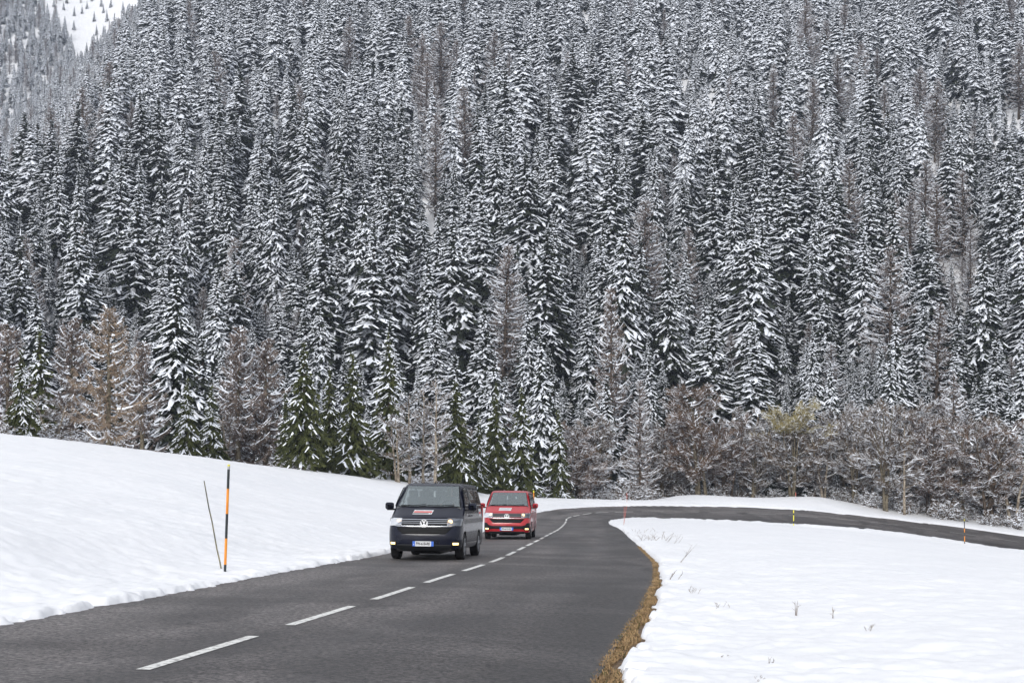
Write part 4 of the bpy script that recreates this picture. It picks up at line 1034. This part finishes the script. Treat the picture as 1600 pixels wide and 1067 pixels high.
import time as _t; _t0 = _t.time()
SN = M['tree_snow']
SPR = []     # snow-laden spruces, built 20 m tall
for i in range(10):
    rnd = random.Random(100 + i); random.seed(500 + i)
    H = 20.0; Rd = [3.7, 3.0, 4.0, 3.3, 4.4, 2.8, 3.7, 3.3, 4.1, 3.0][i]
    SPR.append(tree_pair("spruce", trunk_mb(H, .26), spruce_crown(H, Rd, rnd, snow=[.86, .76, .8, .9, .78, .86, .72, .84, .8, .9][i], pad=1.08, tw=.66, dens=1.15, droop=rnd.uniform(.8, 1.25)), M['bark'], [M['needle'], SN]))
SPH = []     # spruces higher up, more heavily loaded
for i in range(6):
    rnd = random.Random(150 + i); random.seed(550 + i)
    SPH.append(tree_pair("laden_spruce", trunk_mb(20, .26), spruce_crown(20, [3.4, 3.0, 3.9, 3.2, 3.6, 2.8][i], rnd, snow=[.97, .93, .96, .95, .98, .94][i], tw=.97, pad=[1.8, 1.65, 1.7, 1.85, 1.65, 1.75][i], droop=rnd.uniform(.9, 1.35)), M['bark'], [M['needle'], SN]))
YSP = []     # young spruces of the forest edge, greener with less snow, 10 m tall
for i in range(4):
    rnd = random.Random(200 + i); random.seed(600 + i)
    YSP.append(tree_pair("young_spruce", trunk_mb(10, .16), spruce_crown(10, [2.5, 2.1, 1.8, 2.3][i], rnd, snow=[.42, .5, .62, .68][i], low=[.16, .08, .05, .05][i], dens=1.25, pad=.8), M['bark'], [M['needle_green'], SN]))
LAR = []     # larches, 20 m tall
for i in range(5):
    rnd = random.Random(300 + i); random.seed(700 + i)
    LAR.append(tree_pair("larch", trunk_mb(20, .22), larch_crown(20, [3.6, 3.1, 3.9, 2.9, 3.4][i], rnd, snow=[.85, .75, .9, .7, .8][i], fine=1.35), M['bark'], [M['larch'], SN]))
YLAR = []
for i in range(2):
    rnd = random.Random(320 + i); random.seed(720 + i)
    YLAR.append(tree_pair("young_larch", trunk_mb(10, .2), larch_crown(10, [3.4, 2.6][i], rnd, snow=[.55, .65][i], fine=3.0), M['bark_grey'], [M['larch_orange'] if i == 0 else M['larch'], SN]))
BRD = []
for i, (H, Rr, st, sn, fi, sp, ts, tw, bk) in enumerate([(9, 3.6, 4, .24, 1.45, .4, 0, 'twig_red', 'bark_grey'), (9.5, 4.9, 4, .24, 1.5, .5, 2, 'twig', 'bark_grey'), (9, 3.3, 3, .34, 1.35, .5, 0, 'twig', 'bark_grey'),
                                                     (8, 2.6, 2, .34, 1.1, .5, 0, 'twig', 'bark_pale'), (10, 2.0, 1, .4, .9, .4, 0, 'twig', 'bark_pale'), (8.5, 3.0, 4, .30, 1.4, .5, 0, 'twig_red', 'bark'), (9.5, 4.4, 4, .34, 1.4, .5, 0, 'twig', 'bark_grey')]):
    rnd = random.Random(400 + i); random.seed(800 + i)
    tk, cr = broad_tree(H, Rr, rnd, st, sn, fi, sp, ts)
    print("broad", i, len(cr.f))
    BRD.append((tree_pair("broadleaf", tk, cr, M[bk], [M[tw], SN, M['twig_yellow']]), H))
SHR = []
for i in range(3):
    rnd = random.Random(450 + i); random.seed(850 + i)
    SHR.append(shrub_mb(2.6, 1.6, rnd, .5).mesh("shrub", [M['twig'], SN]))
print("spruce faces", [len(p[1].polygons) for p in SPR], "larch", [len(p[1].polygons) for p in LAR], "t", _t.time() - _t0)

def pct(x, y, z):                       # where a point stands in the photo, in percent across and down
    return (800 + 2100 * x / y) / 16.0, (533.5 - 2100 * z / y) / 10.67

# ---- the forest edge, tree by tree: (kind, variant, px, tip y, base y, distance, label)
edge = []
def E(*a): edge.append(a)
E('larch', ('YL', 0), 170, 476, 694, 96, "pale tan larch with snow streaks standing at the crest of the left bank")
E('larch', ('YL', 1), 222, 530, 700, 108, "thin greyish larch close beside the pale tan larch, on its right")
E('larch', ('YL', 1), 112, 492, 690, 118, "smaller grey-brown larch just behind and left of the pale tan larch")
E('larch', ('YL', 1), 12, 500, 684, 112, "brownish larch at the very left edge of the photo above the bank")
E('spruce', ('SP', 4), 275, 428, 705, 128, "big broad spruce with drooping snowy boughs right of the pale tan larch")
E('spruce', ('YS', 3), 292, 588, 706, 106, "small snowy spruce at the foot of the big broad spruce")
E('spruce', ('YS', 3), 33, 545, 682, 98, "small snow-crusted spruce at the crest near the left edge of the photo")
E('spruce', ('YS', 2), 62, 505, 686, 110, "second small snow-crusted spruce from the left edge of the photo")
E('spruce', ('YS', 3), 330, 600, 712, 112, "short snowy spruce behind the leaning stick, left of the bare brown larch")
E('larch', ('YL', 1), 372, 505, 716, 118, "bare brown larch with snowy limbs above the striped roadside pole")
E('larch', ('YL', 1), 415, 525, 726, 120, "bare brown larch between the striped pole and the greenest spruce")
E('spruce', ('YS', 0), 475, 528, 735, 108, "greenest spruce of the forest edge, with a bare lower trunk on the snow crest")
E('spruce', ('YS', 1), 446, 610, 727, 116, "slender dark spruce tucked behind the left side of the greenest spruce")
E('spruce', ('YS', 1), 515, 570, 738, 118, "dark spruce tucked behind the right side of the greenest spruce")
E('spruce', ('YS', 1), 551, 545, 743, 114, "full green spruce with snow pads, first well right of the greenest spruce")
E('spruce', ('YS', 2), 607, 520, 748, 124, "tall snowy spruce above the dark van's left mirror")
E('broadleaf tree', ('B', 4), 640, 610, 752, 118, "slim bare tree with pale trunk above the left half of the dark van")
E('broadleaf tree', ('B', 4), 661, 600, 754, 121, "slim pale-trunked bare tree above the bonnet sticker of the dark van")
E('broadleaf tree', ('B', 4), 680, 585, 756, 119, "slim pale-trunked bare tree above the right half of the dark van")
E('broadleaf tree', ('B', 3), 623, 640, 750, 117, "low bare snowy tree just above the dark van's left roof corner")
E('spruce', ('YS', 1), 712, 590, 757, 122, "green spruce with a visible brown trunk above the dark van's right roof corner")
E('spruce', ('YS', 1), 775, 598, 766, 130, "green spruce with snow pads directly above the red van")
E('spruce', ('YS', 2), 748, 640, 762, 127, "short snowy spruce in the gap above and between the two vans")
E('spruce', ('YS', 3), 815, 605, 776, 138, "snowy spruce above the red van's right roof corner")
E('spruce', ('SP', 5), 845, 505, 779, 150, "tall snowy spruce right of the red van, behind the far end of the left bank")
E('broadleaf tree', ('B', 5), 905, 655, 782, 150, "reddish bare bushy tree right of the red van, left of the snowy larch")
E('broadleaf tree', ('B', 2), 930, 640, 784, 154, "grey bare bushy tree between the red van and the snow-white larch")
E('spruce', ('YS', 3), 873, 640, 780, 148, "low snowy spruce right of the red van's mirror")
E('larch', ('L', 2), 1000, 588, 787, 156, "snow-white larch with sweeping limbs behind the start of the bend")
E('larch', ('L', 1), 955, 440, 787, 170, "tall bare larch with long snowy limbs above the bend")
E('broadleaf tree', ('B', 0), 1094, 600, 776, 156, "reddish-brown bare tree with several stems on the snow mound")
E('broadleaf tree', ('B', 5), 1135, 640, 777, 160, "smaller reddish bare tree just right of the reddish-brown tree on the mound")
E('broadleaf tree', ('B', 2), 1060, 650, 780, 161, "grey bare tree just left of the reddish-brown tree on the mound")
E('broadleaf tree', ('B', 1), 1238, 622, 778, 157, "wide bare tree with a yellowish top on the snow mound")
E('broadleaf tree', ('B', 2), 1180, 660, 779, 160, "grey snowy bare tree left of the yellowish-topped tree")
E('broadleaf tree', ('B', 3), 1290, 650, 781, 157, "pale-stemmed bare tree right of the yellowish-topped tree")
E('broadleaf tree', ('B', 2), 1382, 612, 806, 150, "large bare snowy tree with dark stems at the road edge where the mound ends")
E('broadleaf tree', ('B', 4), 1412, 640, 809, 149, "bare tree with a mossy upright trunk right of where the mound ends")
E('broadleaf tree', ('B', 2), 1335, 640, 797, 156, "bare snowy tree on the tapering right end of the mound")
E('broadleaf tree', ('B', 5), 1455, 640, 814, 152, "reddish bare tree left of the orange-banded marker pole")
E('broadleaf tree', ('B', 2), 1500, 655, 822, 152, "bare snowy tree behind the orange-banded marker pole")
E('broadleaf tree', ('B', 5), 1545, 645, 828, 151, "bushy reddish bare tree right of the orange-banded marker pole")
E('broadleaf tree', ('B', 3), 1585, 660, 834, 150, "bare snowy tree at the right edge of the photo by the road")
E('broadleaf tree', ('B', 6), 1033, 655, 786, 160, "grey bare tree right beside the snow-white larch, at the foot of the mound")
E('broadleaf tree', ('B', 3), 1155, 625, 779, 166, "slender bare tree standing behind the two reddish trees on the mound")
E('broadleaf tree', ('B', 2), 1207, 640, 779, 166, "bare tree half hidden behind the left side of the yellowish-topped tree")
E('broadleaf tree', ('B', 6), 1318, 628, 790, 163, "broad grey bare tree behind the tapering right end of the mound")
E('broadleaf tree', ('B', 3), 1358, 622, 800, 160, "bare tree just left of the large dark-stemmed tree at the road edge")
E('broadleaf tree', ('B', 6), 1435, 618, 812, 162, "broad bare tree behind the mossy upright trunk")
E('broadleaf tree', ('B', 2), 1478, 640, 818, 158, "snowy bare tree just left of the brownish larch behind the orange-banded pole")
E('broadleaf tree', ('B', 6), 1525, 640, 826, 160, "broad bare tree filling the gap right of the brownish larch")
E('broadleaf tree', ('B', 2), 1568, 635, 832, 158, "snowy bare tree, second from the right edge along the road")
E('broadleaf tree', ('B', 3), 700, 650, 757, 128, "low bare tree between the slim pale trunks and the green spruce")
E('broadleaf tree', ('B', 3), 348, 640, 714, 116, "low bare tree between the short snowy spruce and the bare brown larch")
E('larch', ('L', 0), 1490, 575, 815, 168, "brownish bare larch rising behind the orange-banded marker pole")
E('broadleaf tree', ('B', 3), 80, 610, 686, 104, "low bare snowy tree left of the pale tan larch")
E('broadleaf tree', ('B', 5), 395, 630, 722, 120, "bare brown bushy tree behind the top of the striped pole")
pools = {'YL': YLAR, 'YS': YSP, 'SP': SPR, 'L': LAR}
groups = {'larch': "larches among the spruces", 'spruce': "spruces covering the mountain side", 'broadleaf tree': "bare trees along the forest edge"}
names = {'larch': 'larch_tree', 'spruce': 'spruce_tree', 'broadleaf tree': 'bare_tree'}
placed = []
for kind, (pl, vi), px, ty, by, Y, lab in edge:
    X = (px - 800) / 2100 * Y; gz = zat(X, Y); zt = (533.5 - ty) / 2100 * Y; h = zt - gz
    if pl == 'B': pair, H0 = BRD[vi]; 
    else: pair = pools[pl][vi]; H0 = {'YL': 10, 'YS': 10, 'SP': 20, 'L': 20}[pl]
    s = h / H0 * .99; wr = {'YL': 1.0, 'YS': .95, 'SP': 1.15, 'L': 1.0, 'B': 1.0}[pl]
    s2 = s * wr * random.uniform(.92, 1.08)
    if pl == 'B': s2 = max(s2, .9)
    o = plant_tree(names[kind], pair, (X, Y, gz), random.uniform(0, 6.28), (s2, s2, s))
    tag(o, lab, kind, groups[kind]); placed.append((X, Y, 1.6))

# ---- the forest on the slope
rs = np.random.RandomState(11)
cand = []
N = 36000
cx = rs.uniform(-1, 1, N); cy = np.sqrt(rs.uniform(146 ** 2, 640 ** 2, N)); cx = cx * (.48 * cy + 10)
cz = ground_z(cx, cy, False)
grid = {}
def ok(x, y, r):
    gx, gy = int(x // 8), int(y // 8)
    for a in (-1, 0, 1):
        for b in (-1, 0, 1):
            for (u, v, q) in grid.get((gx + a, gy + b), ()):
                if (u - x) ** 2 + (v - y) ** 2 < (0.5 * (r + q)) ** 2: return False
    return True
kd, sdd = road_frame(cx, cy)
for (x, y, q) in placed: grid.setdefault((int(x // 8), int(y // 8)), []).append((x, y, 4.0))
trees = []
for i in range(N):
    x, y, z = cx[i], cy[i], cz[i]
    if abs(sdd[i]) < 9: continue
    if 2100 * x / y + 800 > 1020 and 2100 * x / y + 800 < 1380 and y < 160: continue
    if x < 20 and y < 152: continue
    if (533.5 - 2100 * (z + 24) / y) > 0 and False: continue
    if 533.5 - 2100 * (z + 1) / y < -60: continue
    gul = GULX(y) - x
    r = 5.8 if y < 200 else 6.6
    if y > 300 and gul > 2 and not (gul < 16 and rs.rand() < .7): continue
    gapx = (118 + .12 * (y - 350))
    if y > 270 and abs(x - gapx) < 4.5 and y < 520: continue
    if not ok(x, y, r): continue
    grid.setdefault((int(x // 8), int(y // 8)), []).append((x, y, r))
    cl = float(vnoise(x / 22, y / 22, 77)) + .25 * rs.rand()
    lar = cl > .94 or rs.rand() < .045
    h = (rs.triangular(12, 22, 29) if not lar else rs.uniform(16, 24)) * (1 if y > 190 else rs.uniform(.62, .95))
    if rs.rand() < .2: h *= rs.uniform(.4, .75)
    trees.append([x, y, z, h, 'larch' if lar else 'spruce', rs.randint(0, 1000), rs.uniform(0, 6.28), rs.uniform(1.0, 1.5)])
print("forest", len(trees), "t", _t.time() - _t0)
def in_view(t):
    px, py = 800 + 2100 * t[0] / t[1], 533.5 - 2100 * (t[2] + t[3]) / t[1]; pb = 533.5 - 2100 * t[2] / t[1]
    return -20 < px < 1620 and pb > 30
trees.sort(key=lambda t: -t[3] / t[1] if in_view(t) else 0)
nspr = sum(1 for e in edge if e[0] == 'spruce'); nlar = sum(1 for e in edge if e[0] == 'larch')
cols = [(4.5, "near the left edge"), (13.5, "above the pale tan larch"), (20, "above the broad spruce"), (26, "above the striped pole"), (32, "above the greenest spruce"), (38.5, "above the pale trunks"), (45, "above the dark van"),
        (51.5, "above the red van"), (59, "above the bend's start"), (65.5, "above the snow-white larch"), (72, "above the reddish tree"), (81, "above the yellow-topped tree"), (89, "above the mound's end"), (96, "above the orange-banded pole"), (101, "near the right edge")]
rowsn = [(9, "at the photo's top"), (17, "high on the slope"), (25, "above mid-slope"), (33, "at mid-slope"), (41, "below mid-slope"), (48, "low on the slope"), (101, "behind the forest edge")]
ordn = ["leftmost", "second from left", "third from left", "fourth from left", "fifth from left", "sixth from left", "seventh from left", "eighth from left", "ninth from left", "tenth from left", "eleventh from left", "twelfth from left", "thirteenth from left", "fourteenth from left", "fifteenth from left", "sixteenth from left"]
used = {}; rest = []; far_rest = []; named = {}
for t in trees:
    x, y, z, h, kind, v, rz, w = t
    lim = 300 - nspr if kind == 'spruce' else 110 - nlar
    a, b = pct(x, y, z + h)
    cnt = used.setdefault(kind, [])
    if len(cnt) < lim and in_view(t) and b > 0.6 and 0 < a < 100:
        pair = (SPH[v % len(SPH)] if (z > 14 + (v % 17) * 2.2) else SPR[v % len(SPR)]) if kind == 'spruce' else LAR[v % len(LAR)]
        o = plant_tree(names[kind], pair, (x, y, z - .2), rz, (h / 20 * w, h / 20 * w, h / 20), (random.gauss(0, .02), random.gauss(0, .02)))
        cell = (kind, [c[1] for c in rowsn if b <= c[0]][0], [c[1] for c in cols if a <= c[0]][0])
        named.setdefault(cell, []).append((a, h, o)); cnt.append(o)
    else: rest.append(t)
for (kind, rw, cn), lst in named.items():
    lst.sort(key=lambda q: q[0])
    for i, (a, h, o) in enumerate(lst):
        size = "tall" if h > 22 else ("short" if h < 14 else "mid-sized")
        dress = "snowy spruce" if kind == 'spruce' else "bare larch"
        nm = "" if len(lst) == 1 else ", " + ordn[i] + " there"
        tag(o, "%s %s %s %s%s" % (size, dress, rw, cn, nm), kind, groups[kind])
# far side of the gully, smaller with distance
for i in range(26000):
    y = math.sqrt(rs.uniform(300 ** 2, 1050 ** 2)); x = rs.uniform(-.44 * y, -.20 * y)
    p_ = 800 + 2100 * x / y
    if x > GULX(y) - 8: continue
    rest_gap = abs(x + .306 * y + 5 * math.sin(y / 30)) < (max(0, y - 800) * .28 + 2)
    if rest_gap and rs.rand() < .97: continue
    if not ok(x, y, 4.6): continue
    grid.setdefault((int(x // 8), int(y // 8)), []).append((x, y, 7.5))
    far_rest.append((x, y, rs.uniform(6, 9) if rest_gap else rs.uniform(11, 19), rs.randint(0, 1000), rs.uniform(0, 6.28)))
under = []
for i in range(16000):
    y = math.sqrt(rs.uniform(150 ** 2, (420 if i % 2 else 240) ** 2)); x = rs.uniform(-1, 1) * (.42 * y)
    if y > 255 and x < GULX(y): continue
    if x < 20 and y < 156: continue
    if 20 <= x < 60 and y < 160: continue
    if not ok(x, y, 1.2 if y < 260 else 1.6): continue
    grid.setdefault((int(x // 8), int(y // 8)), []).append((x, y, 1.5)); under.append((x, y))
    if len(under) > 1100: break
uz = ground_z(np.array([f[0] for f in under]), np.array([f[1] for f in under]), False); ku, su = road_frame(np.array([f[0] for f in under]), np.array([f[1] for f in under]))
for f, z, q in zip(under, uz, su):
    if abs(q) > 8: rest.append([f[0], f[1], float(z), rs.uniform(4, 11), 'spruce' if rs.rand() < .75 else 'larch', rs.randint(0, 1000), rs.uniform(0, 6.28), rs.uniform(1.2, 1.6)])
fz = ground_z(np.array([f[0] for f in far_rest]), np.array([f[1] for f in far_rest]), False)
for f, z in zip(far_rest, fz): rest.append([f[0], f[1], float(z), f[2], 'spruce' if f[3] % 7 else 'larch', f[3], f[4], 1.1])
print("rest", len(rest), "named", {k: len(v) for k, v in used.items()})

def joined(pair, mats):
    a, b = pair; me = bpy.data.meshes.new("tree_mass"); bm = bmesh.new()
    bm.from_mesh(a); 
    for f in bm.faces: f.material_index = 2
    n = len(bm.faces); bm.from_mesh(b); bm.to_mesh(me); bm.free()
    for m in mats: me.materials.append(m)
    return me
proto = bpy.data.collections.new("tree_kinds")          # not linked to the scene: only instanced
kinds = [joined(p, [M['needle'], SN, M['bark']]) for p in SPR[:8]] + [joined(p, [M['larch'], SN, M['bark']]) for p in LAR[:3]] + [joined(p, [M['needle'], SN, M['bark']]) for p in SPH]
for i, me in enumerate(kinds):
    o = bpy.data.objects.new("kind_%02d" % i, me); proto.objects.link(o)
me = bpy.data.meshes.new("forest"); me.vertices.add(len(rest)); me.vertices.foreach_set("co", np.array([(t[0], t[1], t[2] - .3) for t in rest]).ravel())
at = me.attributes.new("sc", 'FLOAT_VECTOR', 'POINT'); at.data.foreach_set("vector", np.array([(t[3] / 20 * t[7], t[3] / 20 * t[7], t[3] / 20) for t in rest]).ravel())
at = me.attributes.new("rt", 'FLOAT_VECTOR', 'POINT'); at.data.foreach_set("vector", np.array([(0, 0, t[6]) for t in rest]).ravel())
at = me.attributes.new("ix", 'INT', 'POINT'); at.data.foreach_set("value", np.array([((11 + t[5] % 6) if t[2] > 14 + (t[5] % 17) * 2.2 else t[5] % 8) if t[4] == 'spruce' else 8 + t[5] % 3 for t in rest], dtype=np.int32))
me.update(); fo = bpy.data.objects.new("forest", me); C.objects.link(fo)
ng = bpy.data.node_groups.new("scatter", 'GeometryNodeTree')
ng.interface.new_socket("Geometry", in_out='INPUT', socket_type='NodeSocketGeometry'); ng.interface.new_socket("Geometry", in_out='OUTPUT', socket_type='NodeSocketGeometry')
gi = ng.nodes.new("NodeGroupInput"); go = ng.nodes.new("NodeGroupOutput"); ip = ng.nodes.new("GeometryNodeInstanceOnPoints"); ci = ng.nodes.new("GeometryNodeCollectionInfo")
ci.inputs["Collection"].default_value = proto; ci.inputs["Separate Children"].default_value = True; ci.inputs["Reset Children"].default_value = True
def attr(n, t):
    a = ng.nodes.new("GeometryNodeInputNamedAttribute"); a.data_type = t; a.inputs["Name"].default_value = n; return a.outputs["Attribute"]
L = ng.links
L.new(gi.outputs[0], ip.inputs["Points"]); L.new(ci.outputs[0], ip.inputs["Instance"]); ip.inputs["Pick Instance"].default_value = True
L.new(attr("ix", 'INT'), ip.inputs["Instance Index"]); L.new(attr("sc", 'FLOAT_VECTOR'), ip.inputs["Scale"])
er = ng.nodes.new("FunctionNodeEulerToRotation"); L.new(attr("rt", 'FLOAT_VECTOR'), er.inputs[0]); L.new(er.outputs[0], ip.inputs["Rotation"])
L.new(ip.outputs[0], go.inputs[0])
md = fo.modifiers.new("scatter", 'NODES'); md.node_group = ng
tag(fo, "snow-dusted forest of distant spruces and larches filling the upper mountain side", "forest", kind='stuff')

# ---- undergrowth along the foot of the forest
k = 0
shrubs = []
for i in range(420):
    px = rs.uniform(-10, 1610)
    base = float(np.interp(px, [0, 150, 300, 450, 600, 700, 850, 950, 1010, 1050, 1110, 1170, 1230, 1275, 1330, 1380, 1500, 1600], [88, 97, 107, 116, 128, 136, 147, 153, 153, 157, 157, 158, 158, 157, 154.5, 150, 148.5, 148]))
    Y = base + (rs.uniform(-.8, 12) if px > 430 else rs.uniform(7, 22)); X = (px - 800) / 2100 * Y
    kk, ss = road_frame(np.array([X]), np.array([Y]))
    if abs(ss[0]) < 5.6: continue
    if 1040 < px < 1330 and Y < base + 1: continue
    shrubs.append((X, Y, px))
proto2 = bpy.data.collections.new("shrub_kinds")
for i, me in enumerate(SHR): proto2.objects.link(bpy.data.objects.new("shrub_%d" % i, me))
me = bpy.data.meshes.new("undergrowth"); me.vertices.add(len(shrubs)); me.vertices.foreach_set("co", np.array([(a, b, zat(a, b)) for a, b, c in shrubs]).ravel())
q = rs.uniform(.55, 1.35, len(shrubs)) * np.where(np.array([c for a, b, c in shrubs]) < 430, .7, .8)
at = me.attributes.new("sc", 'FLOAT_VECTOR', 'POINT'); at.data.foreach_set("vector", np.stack([q * 1.1, q * 1.1, q * rs.uniform(.8, 1.4, len(shrubs))], 1).ravel())
at = me.attributes.new("rt", 'FLOAT_VECTOR', 'POINT'); at.data.foreach_set("vector", np.stack([q * 0, q * 0, q * 40], 1).ravel())
at = me.attributes.new("ix", 'INT', 'POINT'); at.data.foreach_set("value", rs.randint(0, 3, len(shrubs)).astype(np.int32))
me.update(); uo = bpy.data.objects.new("undergrowth", me); C.objects.link(uo)
ng2 = ng.copy(); [n for n in ng2.nodes if n.bl_idname == "GeometryNodeCollectionInfo"][0].inputs["Collection"].default_value = proto2
md = uo.modifiers.new("scatter", 'NODES'); md.node_group = ng2
tag(uo, "tangled snow-dusted bare undergrowth along the foot of the forest", "undergrowth", kind='stuff')
print("trees done", _t.time() - _t0)
# ------------------------------------------------------------------ the air
hz = MB(); hz.box((-30, 500, 220), (960, 830, 330), 0)
ho = hz.build("haze", mat('haze', (1, 1, 1)))
hm = ho.data.materials[0]; nt = hm.node_tree; nt.nodes.remove(nt.nodes["Principled BSDF"])
pv = nt.nodes.new("ShaderNodeVolumePrincipled"); pv.inputs["Color"].default_value = (.70, .80, 1.0, 1); pv.inputs["Density"].default_value = .00027; pv.inputs["Anisotropy"].default_value = .1
nt.links.new(pv.outputs[0], nt.nodes["Material Output"].inputs["Volume"])
tag(ho, kind='stuff')
